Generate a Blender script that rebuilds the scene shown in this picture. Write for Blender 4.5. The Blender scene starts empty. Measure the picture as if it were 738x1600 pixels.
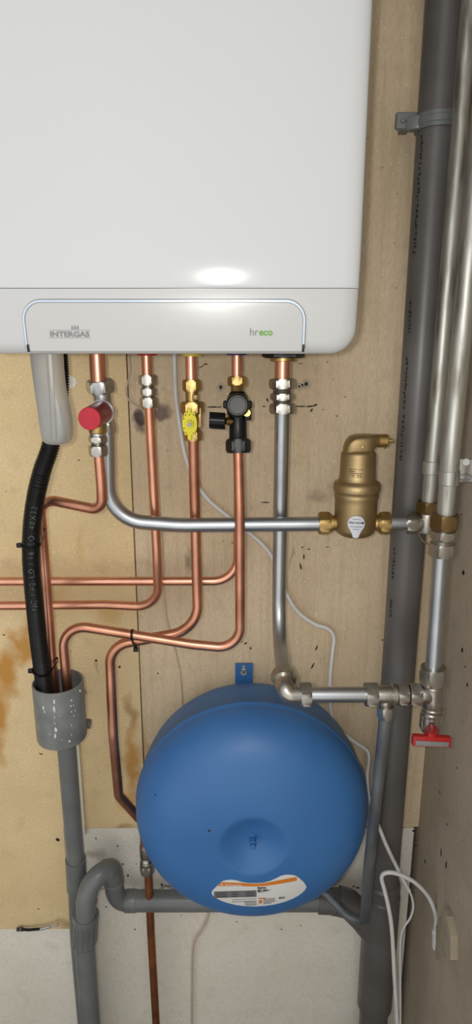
import bpy, bmesh, math, random
from mathutils import Vector, Matrix, noise
random.seed(7)
SC = bpy.context.scene
C = SC.collection
PI = math.pi
# ------------------------------------------------------------------ camera
F = 985.0
TILT = math.radians(14.5)
CT, ST = math.cos(TILT), math.sin(TILT)
CD, CZ = 1.03, 1.45            # distance to the back wall, eye height

def P(px, py, Y=0.0):
    """point where the sight line through a pixel meets the plane at depth Y"""
    u = (px - 369) / F; v = (py - 800) / F
    s = (Y + CD) / (CT - v * ST)
    return Vector((u * s, Y, CZ + (-ST - v * CT) * s))

def PX(px, py, X):
    u = (px - 369) / F; v = (py - 800) / F
    s = X / u
    return Vector((X, -CD + (CT - v * ST) * s, CZ + (-ST - v * CT) * s))

def W(wpx, py, Y):
    """metres covered by wpx pixels at row py and depth Y"""
    v = (py - 800) / F
    return wpx / F * (Y + CD) / (CT - v * ST)

cam = bpy.data.cameras.new('camera'); camo = bpy.data.objects.new('camera', cam); C.objects.link(camo)
camo.location = (0, -CD, CZ); camo.rotation_euler = (PI / 2 - TILT, 0, 0)
cam.sensor_fit = 'VERTICAL'; cam.sensor_height = 24; cam.lens = F / 1600 * 24
cam.clip_start = .01
SC.camera = camo
SC.view_settings.view_transform = 'Standard'
SC.view_settings.look = 'None'
SC.view_settings.exposure = 0.0
SC.view_settings.gamma = 1.0
SC.view_settings.use_curve_mapping = False

# ------------------------------------------------------------------ materials
def node(nt, t, **kw):
    n = nt.nodes.new(t)
    for k, v in kw.items():
        setattr(n, k, v)
    return n

def mat(name, col, rough=.5, metal=0, var=0, scale=60, bump=0, bscale=None, col2=None, spec=.5, coat=0,
        stretch=(1, 1, 1), detail=4, rvar=0, trans=0, thr=(.35, .65), tint=None):
    m = bpy.data.materials.new(name); m.use_nodes = True
    nt = m.node_tree; b = nt.nodes['Principled BSDF']
    b.inputs['Base Color'].default_value = (*col, 1)
    b.inputs['Roughness'].default_value = rough
    b.inputs['Metallic'].default_value = metal
    b.inputs['Specular IOR Level'].default_value = spec
    b.inputs['Coat Weight'].default_value = coat
    b.inputs['Transmission Weight'].default_value = trans
    tc = node(nt, 'ShaderNodeTexCoord'); mp = node(nt, 'ShaderNodeMapping')
    mp.inputs['Scale'].default_value = stretch
    nt.links.new(tc.outputs['Object'], mp.inputs['Vector'])
    nz = node(nt, 'ShaderNodeTexNoise'); nz.inputs['Scale'].default_value = scale; nz.inputs['Detail'].default_value = detail
    nt.links.new(mp.outputs[0], nz.inputs['Vector'])
    rmp = node(nt, 'ShaderNodeMapRange')
    rmp.inputs['From Min'].default_value = thr[0]; rmp.inputs['From Max'].default_value = thr[1]
    nt.links.new(nz.outputs['Fac'], rmp.inputs['Value'])
    if col2 is None:
        col2 = tuple(max(0, c * (1 - var)) for c in col)
    mx = node(nt, 'ShaderNodeMix', data_type='RGBA')
    mx.inputs['A'].default_value = (*col, 1); mx.inputs['B'].default_value = (*col2, 1)
    nt.links.new(rmp.outputs[0], mx.inputs['Factor'])
    nt.links.new(mx.outputs['Result'], b.inputs['Base Color'])
    if rvar:
        r2 = node(nt, 'ShaderNodeMapRange'); r2.inputs['To Min'].default_value = rough; r2.inputs['To Max'].default_value = rough + rvar
        nt.links.new(nz.outputs['Fac'], r2.inputs['Value']); nt.links.new(r2.outputs[0], b.inputs['Roughness'])
    if bump:
        n2 = node(nt, 'ShaderNodeTexNoise'); n2.inputs['Scale'].default_value = bscale or scale * 3; n2.inputs['Detail'].default_value = 3
        nt.links.new(mp.outputs[0], n2.inputs['Vector'])
        bp = node(nt, 'ShaderNodeBump'); bp.inputs['Strength'].default_value = bump; bp.inputs['Distance'].default_value = .001
        nt.links.new(n2.outputs['Fac'], bp.inputs['Height']); nt.links.new(bp.outputs[0], b.inputs['Normal'])
    return m

def board_mat(name, c1, c2, c3, stains=(), rough=.75, speck=True, grain=0):
    """fibreboard: mottling, pale specks and stains with a place of their own"""
    m = bpy.data.materials.new(name); m.use_nodes = True
    nt = m.node_tree; b = nt.nodes['Principled BSDF']; L = nt.links.new
    b.inputs['Roughness'].default_value = rough; b.inputs['Specular IOR Level'].default_value = .25
    tc = node(nt, 'ShaderNodeTexCoord'); co = tc.outputs['Object']
    def nz(scale, detail=4, stretch=None):
        n = node(nt, 'ShaderNodeTexNoise'); n.inputs['Scale'].default_value = scale; n.inputs['Detail'].default_value = detail
        if stretch:
            mp = node(nt, 'ShaderNodeMapping'); mp.inputs['Scale'].default_value = stretch
            L(co, mp.inputs['Vector']); L(mp.outputs[0], n.inputs['Vector'])
        else:
            L(co, n.inputs['Vector'])
        return n.outputs['Fac']
    def rng(v, a, bb, lo=0, hi=1):
        r = node(nt, 'ShaderNodeMapRange'); r.inputs['From Min'].default_value = a; r.inputs['From Max'].default_value = bb
        r.inputs['To Min'].default_value = lo; r.inputs['To Max'].default_value = hi
        L(v, r.inputs['Value']); return r.outputs[0]
    def mix(f, a, bb):
        mx = node(nt, 'ShaderNodeMix', data_type='RGBA')
        if hasattr(a, 'node'): L(a, mx.inputs['A'])
        else: mx.inputs['A'].default_value = (*a, 1)
        if hasattr(bb, 'node'): L(bb, mx.inputs['B'])
        else: mx.inputs['B'].default_value = (*bb, 1)
        if hasattr(f, 'node'): L(f, mx.inputs['Factor'])
        else: mx.inputs['Factor'].default_value = f
        return mx.outputs['Result']
    c = mix(rng(nz(6, 6), .35, .65), c1, c2)
    c = mix(rng(nz(260, 3, (1, 1, .35) if grain else None), .45, .75, 0, .45), c, c3)
    c = mix(rng(nz(28, 5), .55, .8, 0, .5), c, c3)
    if grain:
        c = mix(rng(nz(16, 6, (6, 1, .35)), .48, .7, 0, grain), c, c3)
    if speck:
        vo = node(nt, 'ShaderNodeTexVoronoi'); vo.inputs['Scale'].default_value = 95; L(co, vo.inputs['Vector'])
        c = mix(rng(vo.outputs['Distance'], .06, .14, .45, 0), c, tuple(min(1, x * 1.5 + .08) for x in c1))
        vo2 = node(nt, 'ShaderNodeTexVoronoi'); vo2.inputs['Scale'].default_value = 33; L(co, vo2.inputs['Vector'])
        c = mix(rng(vo2.outputs['Distance'], .03, .07, .6, 0), c, tuple(x * .35 for x in c1))
    for (ctr, sx, sz, col, amt, edge, rot) in stains:
        dn = node(nt, 'ShaderNodeTexNoise'); dn.inputs['Scale'].default_value = 22; dn.inputs['Detail'].default_value = 5; L(co, dn.inputs['Vector'])
        ad = node(nt, 'ShaderNodeVectorMath', operation='SCALE'); L(dn.outputs['Color'], ad.inputs[0]); ad.inputs['Scale'].default_value = .09 if sx > .03 else .05
        sb = node(nt, 'ShaderNodeVectorMath', operation='SUBTRACT'); L(co, sb.inputs[0])
        off = .045 if sx > .03 else .025
        sb.inputs[1].default_value = (ctr.x - off, ctr.y, ctr.z - off)
        su = node(nt, 'ShaderNodeVectorMath', operation='SUBTRACT'); L(sb.outputs[0], su.inputs[0]); L(ad.outputs[0], su.inputs[1])
        mp = node(nt, 'ShaderNodeMapping', vector_type='TEXTURE')
        mp.inputs['Scale'].default_value = (sx, 100, sz); mp.inputs['Rotation'].default_value = (0, rot, 0)
        # offsets cancel the mean of the noise
        fx = node(nt, 'ShaderNodeVectorMath', operation='ADD'); L(su.outputs[0], fx.inputs[0]); fx.inputs[1].default_value = (0, 0, 0)
        L(fx.outputs[0], mp.inputs['Vector'])
        ln = node(nt, 'ShaderNodeVectorMath', operation='LENGTH'); L(mp.outputs[0], ln.inputs[0])
        f = rng(ln.outputs['Value'], 1, edge, 0, amt)
        c = mix(f, c, col)
    L(c, b.inputs['Base Color'])
    bp = node(nt, 'ShaderNodeBump'); bp.inputs['Strength'].default_value = .25; bp.inputs['Distance'].default_value = .0006
    L(nz(180, 4), bp.inputs['Height']); L(bp.outputs[0], b.inputs['Normal'])
    return m

M = {}
M['copper'] = mat('copper', (.83, .42, .285), .28, 1, var=.22, scale=25, rvar=.12, stretch=(1, 1, .6))
M['copper_dull'] = mat('aged_copper', (.72, .355, .24), .30, 1, col2=(.50, .225, .14), scale=18, rvar=.14)
M['copper_brown'] = mat('oxidised_copper', (.40, .15, .06), .42, .8, col2=(.20, .07, .03), scale=22, rvar=.15)
M['steel'] = mat('zinc_plated_steel', (.50, .53, .56), .30, 1, var=.15, scale=20, rvar=.1)
M['steel_dull'] = mat('dull_steel', (.33, .35, .365), .42, .9, col2=(.17, .19, .215), scale=30, rvar=.2, stretch=(1, 1, .3))
M['galv'] = mat('galvanised_steel', (.47, .47, .43), .33, .85, col2=(.22, .20, .175), scale=75, rvar=.3, stretch=(1, 1, .14), thr=(.47, .66), detail=8, bump=.3, bscale=90)
M['nickel'] = mat('nickel_plating', (.50, .48, .435), .28, 1, var=.25, scale=50, rvar=.12)
M['chrome'] = mat('chrome_plating', (.58, .59, .59), .30, 1, var=.15, scale=60, rvar=.1)
M['brass'] = mat('brass', (.56, .385, .15), .36, 1, var=.25, scale=50, rvar=.1)
M['brass_cast'] = mat('sandblasted_brass', (.45, .335, .175), .45, 1, col2=(.35, .255, .125), scale=14, rvar=.1, bump=.3, bscale=600)
M['bronze'] = mat('bronze', (.24, .165, .075), .38, 1, col2=(.20, .13, .05), scale=40, rvar=.15)
M['white_enamel'] = mat('white_enamel', (.60, .62, .637), .13, 0, var=.01, scale=5, spec=.28)
M['white_plastic'] = mat('white_plastic', (.54, .55, .55), .25, 0, var=.02, scale=5)
M['flap'] = mat('light_grey_plastic', (.525, .53, .525), .25, 0, var=.02, scale=5)
M['trim_blue'] = mat('bluish_chrome', (.58, .68, .80), .18, .75, var=.1, scale=8)
M['gap'] = mat('dark_gap', (.16, .16, .165), .6, 0, var=.2)
M['grey_print'] = mat('grey_print', (.22, .225, .23), .5, 0, var=.05)
M['green_print'] = mat('green_print', (.12, .36, .04), .5, 0, var=.05)
M['black'] = mat('black_plastic', (.005, .005, .006), .36, 0, var=.3, scale=40, spec=.32)
M['black_hose'] = mat('black_corrugated_plastic', (.006, .006, .0065), .42, 0, var=.3, scale=60, spec=.35)
M['hose_print'] = mat('pale_print', (.15, .165, .18), .6, 0, col2=(.02,.02,.02), scale=500, thr=(.42,.58))
M['ink'] = mat('black_ink', (.015, .014, .013), .7, 0, var=.3)
M['pvc'] = mat('grey_pvc', (.165, .178, .175), .3, 0, col2=(.125, .134, .132), scale=18, rvar=.12)
M['pvc_dark'] = mat('dark_grey_pvc', (.115, .108, .104), .33, 0, col2=(.09, .083, .079), scale=12, rvar=.12)
M['pvc_cup'] = mat('glue_smeared_pvc', (.20, .215, .205), .28, 0, col2=(.15, .16, .158), scale=35, rvar=.2, bump=.25, bscale=60)
M['glue'] = mat('dried_clear_glue', (.65, .68, .68), .15, 0, var=.2)
M['blue'] = mat('blue_enamel', (.042, .165, .42), .46, 0, col2=(.036, .145, .385), scale=9, bump=.08, bscale=500)
M['red'] = mat('red_plastic', (.50, .010, .03), .5, 0, var=.15, scale=120, bump=.1)
M['dark_red'] = mat('red_cap_side', (.20, .008, .018), .25, 0, var=.15)
M['red_lever'] = mat('red_lever', (.42, .012, .012), .38, 0, var=.15)
M['lever_grey'] = mat('grey_strip', (.22, .22, .22), .45, 0, var=.1)
M['yellow'] = mat('yellow_plastic', (.74, .66, .02), .55, 0, var=.08)
M['red_cap'] = mat('red_collar', (.45, .01, .02), .4); M['yellow_cap'] = mat('yellow_collar', (.60, .48, .06), .4); M['blue_cap'] = mat('blue_collar', (.02, .025, .20), .4)
M['cable'] = mat('white_cable_sheath', (.70, .69, .68), .42, 0, var=.06, scale=40)
M['wire'] = mat('beige_wire', (.58, .47, .34), .6, 0, var=.15, scale=60)
M['wire_brown'] = mat('brown_wire', (.22, .15, .09), .6, 0, var=.15, scale=60)
M['label_white'] = mat('label_paper', (.72, .73, .71), .45, 0, var=.03)
M['orange'] = mat('orange_print', (.70, .21, .02), .5, 0, var=.05)
M['label_grey'] = mat('grey_label_field', (.17, .17, .175), .5, 0, var=.05)
M['badge'] = mat('badge_paper', (.60, .63, .68), .4, 0, var=.04)
M['etch'] = mat('etched_text', (.12, .08, .03), .6, 0, var=.1)
M['cup'] = mat('translucent_grey_plastic', (.66, .66, .63), .34, 0, var=.06, scale=25, trans=.62)
M['wood'] = mat('pale_wood', (.42, .36, .26), .8, 0, var=.2, scale=40)
M['screw'] = mat('steel_screw', (.36, .36, .35), .6, 1, var=.2)
M['floor'] = mat('concrete', (.25, .24, .22), .85, 0, var=.3, scale=20)

# ------------------------------------------------------------------ mesh helpers
def frame(d):
    d = d.normalized()
    ref = Vector((0, -1, 0))
    if abs(d.dot(ref)) > .9: ref = Vector((0, 0, 1))
    a = (ref - d * ref.dot(d)).normalized()
    return a, d.cross(a)

class MB:
    def __init__(s): s.bm = bmesh.new()
    def ring(s, c, a, b, rr):
        n = len(rr)
        return [s.bm.verts.new(c + (a * math.cos(2 * PI * i / n) + b * math.sin(2 * PI * i / n)) * rr[i]) for i in range(n)]
    def bridge(s, r0, r1):
        n = len(r0)
        for i in range(n):
            try: s.bm.faces.new((r0[i], r0[(i + 1) % n], r1[(i + 1) % n], r1[i]))
            except ValueError: pass
    def cap(s, r, flip=False):
        try: s.bm.faces.new(r[::-1] if flip else r)
        except ValueError: pass
    def rev(s, A, B, prof, n=48, caps=True, rot=0):
        """solid of revolution / hex prisms along A->B. prof rows: (t, r) or (t, apothem, chamfer radius)"""
        A = Vector(A); B = Vector(B); d = B - A; a, b = frame(d)
        if rot:
            q = Matrix.Rotation(rot, 3, d.normalized()); a = q @ a; b = q @ b
        last = None
        for row in prof:
            c = A + d * row[0]
            if len(row) == 2: rr = [row[1]] * n
            else:
                rr = []
                for i in range(n):
                    th = (2 * PI * i / n + PI / 6) % (PI / 3) - PI / 6
                    rr.append(min(row[1] / math.cos(th), row[2]))
            r = s.ring(c, a, b, rr)
            if last: s.bridge(last, r)
            elif caps: s.cap(r, True)
            last = r
        if caps: s.cap(last)
        return s
    def tube(s, path, r, n=24, caps=True, rf=None, flat=None):
        m = len(path); a = None; last = None; acc = 0
        for i, p in enumerate(path):
            if i == 0: d = path[1] - path[0]
            elif i == m - 1: d = path[-1] - path[-2]
            else: d = (path[i + 1] - p).normalized() + (p - path[i - 1]).normalized()
            d = d.normalized()
            if a is None: a, b = frame(d)
            else:
                a = (a - d * a.dot(d)).normalized(); b = d.cross(a)
            if i: acc += (p - path[i - 1]).length
            rr = rf(acc) if rf else r
            rg = s.ring(p, a, b, [rr] * n)
            if last: s.bridge(last, rg)
            elif caps: s.cap(rg, True)
            last = rg
        if caps: s.cap(last)
        return s
    def loop_strap(s, pts, nrm, w, t):
        """closed strap of width w (along nrm) and thickness t"""
        m = len(pts); c = sum(pts, Vector()) / m; rows = []
        for p in pts:
            o = (p - c).normalized() * t
            rows.append([s.bm.verts.new(q) for q in (p - nrm * w / 2, p + nrm * w / 2, p + nrm * w / 2 + o, p - nrm * w / 2 + o)])
        for i in range(m):
            s.bridge(rows[i], rows[(i + 1) % m])
        return s
    def box(s, c, size, R=None, bev=0, seg=2):
        g = bmesh.new(); bmesh.ops.create_cube(g, size=1)
        for v in g.verts: v.co = Vector((v.co.x * size[0], v.co.y * size[1], v.co.z * size[2]))
        if bev: bmesh.ops.bevel(g, geom=g.edges[:], offset=bev, segments=seg, profile=.5, affect='EDGES')
        for v in g.verts: v.co = (R @ v.co if R else v.co) + Vector(c)
        s.merge(g); return s
    def merge(s, g):
        vm = {v: s.bm.verts.new(v.co) for v in g.verts}
        for f in g.faces: s.bm.faces.new([vm[v] for v in f.verts])
        g.free()
    def prism(s, poly, off, bev=0):
        """poly: 3-D points of one face; off: extrusion vector"""
        g = bmesh.new(); vs = [g.verts.new(p) for p in poly]; ws = [g.verts.new(p + off) for p in poly]
        n = len(vs)
        g.faces.new(vs); g.faces.new(ws[::-1])
        for i in range(n): g.faces.new((vs[i], ws[i], ws[(i + 1) % n], vs[(i + 1) % n]))
        if bev:
            eds = [e for e in g.edges if all(v in ws for v in e.verts)]
            bmesh.ops.bevel(g, geom=eds, offset=bev, segments=3, profile=.5, affect='EDGES')
        s.merge(g); return s
    def loft(s, rings, cap0=True, cap1=True):
        last = None
        for pts in rings:
            r = [s.bm.verts.new(p) for p in pts]
            if last: s.bridge(last, r)
            elif cap0: s.cap(r, True)
            last = r
        if cap1: s.cap(last)
        return s
    def sheet(s, rows):
        g = [[s.bm.verts.new(p) for p in r] for r in rows]
        for i in range(len(g) - 1):
            for j in range(len(g[0]) - 1):
                s.bm.faces.new((g[i][j], g[i][j + 1], g[i + 1][j + 1], g[i + 1][j]))
        return s
    def build(s, name, m, parent=None, loc=None, ang=24, normals=True):
        bm = s.bm
        bmesh.ops.remove_doubles(bm, verts=bm.verts[:], dist=1e-7)
        if normals: bmesh.ops.recalc_face_normals(bm, faces=bm.faces[:])
        lim = math.radians(ang)
        for f in bm.faces: f.smooth = True
        for e in bm.edges:
            if len(e.link_faces) == 2 and e.calc_face_angle(0) > lim: e.smooth = False
        if parent is not None: org = world_loc(parent)
        elif loc is not None: org = Vector(loc)
        else:
            xs = [v.co for v in bm.verts]
            org = Vector(((min(v.x for v in xs) + max(v.x for v in xs)) / 2, (min(v.y for v in xs) + max(v.y for v in xs)) / 2, min(v.z for v in xs)))
        for v in bm.verts: v.co -= org
        me = bpy.data.meshes.new(name); bm.to_mesh(me); bm.free()
        me.materials.append(M[m] if isinstance(m, str) else m)
        o = bpy.data.objects.new(name, me); C.objects.link(o)
        if parent is not None: o.parent = parent
        else: o.location = org
        return o

def world_loc(o):
    v = Vector(o.location)
    while o.parent: o = o.parent; v += Vector(o.location)
    return v

def tag(o, label=None, cat=None, group=None, kind=None):
    if label: o['label'] = label
    if cat: o['category'] = cat
    if group: o['group'] = group
    if kind: o['kind'] = kind
    return o

def thing(name, label, cat, loc, group=None):
    o = bpy.data.objects.new(name, None); o.empty_display_size = .02; C.objects.link(o); o.location = loc
    return tag(o, label, cat, group)

def structure(o):
    o['kind'] = 'structure'; return o

def fillet(pts, rad, n=10):
    """polyline with rounded corners; rad: number or list per inner corner"""
    out = [pts[0]]
    for i in range(1, len(pts) - 1):
        p = pts[i]; d0 = pts[i - 1] - p; d1 = pts[i + 1] - p
        r = rad[i - 1] if isinstance(rad, (list, tuple)) else rad
        u0 = d0.normalized(); u1 = d1.normalized()
        th = u0.angle(u1)
        if th > PI - .02 or r <= 0: out.append(p); continue
        t = min(r / math.tan(th / 2), d0.length * .49, d1.length * .49)
        rr = t * math.tan(th / 2)
        bis = (u0 + u1).normalized(); c = p + bis * (rr / math.sin(th / 2))
        a = p + u0 * t - c; b = p + u1 * t - c; phi = a.angle(b)
        for k in range(n + 1):
            f = k / n
            out.append(c + (a * math.sin((1 - f) * phi) + b * math.sin(f * phi)) / math.sin(phi))
    out.append(pts[-1]); return out

def densify(path, step):
    out = [path[0]]
    for a, b in zip(path, path[1:]):
        n = max(1, int((b - a).length / step))
        for k in range(1, n + 1): out.append(a.lerp(b, k / n))
    return out

def catmull(pts, n=10):
    q = [pts[0] * 2 - pts[1]] + pts + [pts[-1] * 2 - pts[-2]]; out = []
    for i in range(1, len(q) - 2):
        p0, p1, p2, p3 = q[i - 1:i + 3]
        for k in range(n):
            t = k / n
            out.append(.5 * ((2 * p1) + (p2 - p0) * t + (2 * p0 - 5 * p1 + 4 * p2 - p3) * t * t + (3 * p1 - p0 - 3 * p2 + p3) * t ** 3))
    out.append(pts[-1]); return out

def text_bm(txt, size, bold=0.0, ext=.00015, align='LEFT', spacing=1.0, xs=1.0):
    cu = bpy.data.curves.new('t', 'FONT'); cu.body = txt; cu.size = size; cu.extrude = ext; cu.offset = bold * size
    cu.align_x = align; cu.resolution_u = 3; cu.space_character = spacing
    o = bpy.data.objects.new('t', cu); C.objects.link(o)
    bpy.context.view_layer.update()
    me = bpy.data.meshes.new_from_object(o.evaluated_get(bpy.context.evaluated_depsgraph_get()))
    bpy.data.objects.remove(o); bpy.data.curves.remove(cu)
    mb = MB(); mb.bm.from_mesh(me); bpy.data.meshes.remove(me)
    for v in mb.bm.verts: v.co.x *= xs
    return mb

def put_text(txt, name, m, parent, fn, size, **kw):
    mb = text_bm(txt, size, **kw)
    for v in mb.bm.verts: v.co = fn(v.co.x, v.co.y, v.co.z)
    return mb.build(name, m, parent, normals=False)

def nut(t0, t1, a, ch=.18):
    """rows for a chamfered hex nut of apothem a"""
    d = (t1 - t0) * ch
    return [(t0, a * .97, a * .97), (t0, a, a * 1.01), (t0 + d, a, a * 1.16), (t1 - d, a, a * 1.16), (t1, a, a * 1.01), (t1, a * .97, a * .97)]

def thread(t0, t1, r, k=4, dr=.0007):
    rows = []
    for i in range(k):
        a = t0 + (t1 - t0) * i / k; b = t0 + (t1 - t0) * (i + .5) / k
        rows += [(a, r), (b, r - dr)]
    rows.append((t1, r)); return rows

def seg_fitting(root, A, B, p0, p1, segs):
    """segs: (part name, pos0, pos1, kind, radius/apothem, material); positions on the p0..p1 scale"""
    for (nm, a, b, kind, r, m) in segs:
        t0 = (a - p0) / (p1 - p0); t1 = (b - p0) / (p1 - p0)
        if kind == 'hex': rows = nut(t0, t1, r)
        elif kind == 'thr': rows = thread(t0, t1, r)
        else:
            e = min((t1 - t0) * .2, .03)
            rows = [(t0, r * .96), (t0 + e, r), (t1 - e, r), (t1, r * .96)]
        MB().rev(A, B, rows).build(nm, m, root)

# ------------------------------------------------------------------ setting
def slab(name, x0, x1, y0, y1, z0, z1, m):
    mb = MB(); mb.box(((x0 + x1) / 2, (y0 + y1) / 2, (z0 + z1) / 2), (x1 - x0, y1 - y0, z1 - z0))
    return structure(mb.build(name, m, loc=(0, 0, 0)))

XR = .355
ZW = P(300, 1293).z
ZL = P(40, 1449).z
rust = (.46, .20, .018); rust2 = (.48, .27, .05)
M['board_left'] = board_mat('yellow_fibreboard', (.74, .575, .33), (.65, .495, .27), (.46, .35, .20), [
    (P(52, 985), .030, .034, rust, .7, .3, 0), (P(30, 1012), .032, .040, rust, .8, .35, 0), (P(12, 1050), .028, .055, rust, .85, .4, 0), (P(2, 1110), .024, .07, rust, .85, .35, 0), (P(-2, 1165), .018, .05, rust, .6, .3, 0),
    (P(72, 955), .045, .012, rust2, .5, .2, 0), (P(172, 962), .022, .028, rust2, .5, .2, .3), (P(95, 925), .03, .03, rust2, .3, .2, 0),
    (P(128, 850), .010, .05, rust2, .3, .3, .15), (P(208, 1190), .018, .11, rust, .75, .3, 0), (P(203, 1110), .014, .05, (.26, .13, .03), .6, .3, 0),
    (P(200, 1250), .022, .03, rust, .7, .3, 0), (P(192, 1290), .035, .008, (.20, .10, .04), .5, .3, 0), (P(110, 1440), .03, .02, (.25, .16, .07), .6, .2, 0),
    (P(150, 1040), .004, .025, (.28, .2, .12), .5, .2, 0)])
M['board_mid'] = board_mat('grey_beige_board', (.68, .545, .37), (.59, .465, .305), (.42, .325, .215), [
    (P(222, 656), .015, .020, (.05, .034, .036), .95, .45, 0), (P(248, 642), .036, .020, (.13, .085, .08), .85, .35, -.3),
    (P(294, 880), .006, .03, (.15, .12, .08), .6, .2, .1), (P(228, 1190), .01, .09, rust, .5, .3, 0),
    (P(455, 870), .004, .03, (.22, .15, .09), .5, .2, 0), (P(495, 775), .025, .012, (.2, .16, .12), .5, .2, .4),
    (P(520, 765), .012, .02, (.26, .22, .18), .5, .2, .4), (P(300, 1285), .12, .008, (.2, .13, .08), .4, .3, 0)], grain=.35)
M['board_white'] = board_mat('white_painted_board', (.80, .765, .68), (.74, .70, .61), (.58, .53, .44), [
    (P(200, 1388), .09, .005, (.10, .09, .07), .9, .2, 0), (P(250, 1391), .06, .006, (.10, .09, .07), .8, .2, 0),
    (P(150, 1335), .03, .015, (.2, .18, .15), .5, .2, 0)], speck=True)
M['board_right'] = board_mat('grey_side_board', (.52, .445, .345), (.45, .38, .29), (.33, .275, .205), (), grain=.3)
M['wall_base'] = mat('raw_wall', (.09, .07, .05), .9, 0, var=.3)

structure(slab('wall_back', -1.1, XR + .02, .012, .06, 0, 2.4, 'wall_base'))
structure(slab('wall_right', XR, XR + .03, -1.3, .012, 0, 2.4, 'board_right'))
slab('floor', -1.1, XR + .03, -1.5, .06, -.04, 0, 'floor')
XS = P(200, 600).x
slab('trim_1', -1.1, -.334, -.004, .012, ZL, 2.4, 'board_left')
slab('trim_2', -.334, XS - .0008, -.004, .012, ZW + .002, 2.4, 'board_left')
slab('trim_3', XS + .0008, XR - .001, 0, .012, ZW + .002, 2.4, 'board_mid')
slab('trim_4', -1.1, XR - .010, -.002, .012, 0, ZW, 'board_white')
slab('trim_5', -.303, -.291, -.010, -.0035, ZW - .01, P(100, 1160).z, 'board_white')

# pencil strokes, chipped drill holes and scuffs on the boards
wall = bpy.data.objects['trim_3']
def blob(mb, c, w, h, rot=0, n=14, seed=0, Y=-.0005, jag=.35):
    rnd = random.Random(seed); pts = []
    for i in range(n):
        a = 2 * PI * i / n; k = 1 - jag * rnd.random()
        x = math.cos(a) * w / 2 * k; z = math.sin(a) * h / 2 * k
        pts.append(Vector((c.x + x * math.cos(rot) - z * math.sin(rot), c.y, c.z + x * math.sin(rot) + z * math.cos(rot))))
    mb.prism(pts, Vector((0, Y, 0)))
mb = MB()
for i, (x, y, w, h, r) in enumerate([(415, 785, 18, 2.2, 0), (333, 636, 22, 2.6, 0), (343, 636, 9, 2, .1), (315, 573, 12, 1.8, .5), (321, 569, 8, 2.2, 0), (470, 635, 22, 2.5, 0),
        (485, 635, 16, 2.8, .1), (493, 633, 9, 3, .4), (487, 641, 8, 3, 1), (418, 625, 3, 8, .4), (413, 635, 7, 2, 0), (427, 635, 12, 2, 0), (349, 845, 3, 1.5, 0), (364, 848, 6, 1.5, 0),
        (470, 885, 3, 14, .2), (475, 870, 3, 10, 0), (483, 858, 5, 2, 0), (470, 568, 10, 1.4, 0), (512, 566, 3, 2, 0), (473, 855, 4, 2, 0), (495, 1012, 3, 12, -.3), (489, 1040, 2.5, 14, -.4),
        (598, 1000, 3, 3, 0), (384, 1005, 6, 3, .6), (392, 1013, 3, 6, .2), (247, 1052, 3, 3, 0), (378, 1003, 3, 2, 0), (540, 620, 2.5, 2.5, 0), (526, 650, 3, 2, 0), (602, 700, 2, 3, 0),
        (617, 380, 2, 2, 0), (598, 262, 2, 2, 0), (560, 720, 2, 2, 0), (620, 450, 2, 2.4, 0), (505, 640, 2, 3, 0), (292, 1200, 3, 3, 0), (582, 560, 2, 2, 0), (512, 855, 6, 1.5, 0)]):
    blob(mb, P(x, y, -.0002), W(w, y, 0), W(h, y, 0), r, seed=i)
mb.build('pencil_mark', 'ink', wall, ang=60)
for i, (x, y, r, hr) in enumerate([(345, 605, 8, 3.6), (479, 600, 9, 4), (468, 604, 7, 2.2)]):
    mb = MB(); blob(mb, P(x, y, -.0001), W(2 * r, y, 0), W(2 * r, y, 0), seed=50 + i, jag=.2); mb.build('chipped_plaster', 'board_right', wall, ang=60)
    mb = MB(); blob(mb, P(x, y, -.0007), W(2 * hr, y, 0), W(2 * hr, y, 0), seed=60 + i, jag=.4); mb.build('drill_hole', 'ink', wall, ang=60)
mb = MB()
for i, (x, y, w, h, r) in enumerate([(90, 1312, 7, 8, 0), (150, 1032, 5, 4, 0), (123, 719, 3, 3, 0), (187, 1042, 5, 4, 0), (64, 1178, 8, 2, -.4), (162, 582, 3, 2, 0), (100, 1225, 3, 3, 0), (6, 992, 5, 2, 0), (60, 1420, 3, 2, 0)]):
    blob(mb, P(x, y, -.0041), W(w, y, 0), W(h, y, 0), r, seed=80 + i)
mb.build('dark_fleck', 'ink', bpy.data.objects['trim_2'], ang=60)
mb = MB(); c = P(110, 597, -.0041); mb.rev(c, c + Vector((0, -.0006, 0)), [(0, W(10, 597, 0)), (1, W(9.5, 597, 0))]); mb.build('filler_spot', 'board_white', bpy.data.objects['trim_2'])
mb = MB()
for i, (x, y, w, h, r) in enumerate([(647, 1298, 6, 4, 0), (650, 1321, 5, 2, .3), (553, 1385, 4, 4, 0), (559, 1387, 8, 3, 0), (200, 1368, 3, 6, 0), (192, 1350, 4, 3, 0), (253, 1382, 4, 5, .5), (213, 1350, 2, 2, 0), (166, 1417, 3, 3, 0),
        (211, 1452, 3, 3, 0), (260, 1425, 3, 2, 0), (283, 1430, 2, 2, 0), (150, 1310, 3, 3, 0), (184, 1322, 3, 3, 0), (370, 1440, 3, 2, 0), (440, 1452, 3, 2, 0), (470, 1446, 3, 2, 0), (640, 1430, 3, 3, 0)]):
    blob(mb, P(x, y, -.0021), W(w, y, 0), W(h, y, 0), r, seed=110 + i)
mb.build('dark_fleck', 'ink', bpy.data.objects['trim_4'], ang=60)
mb = MB()
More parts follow.
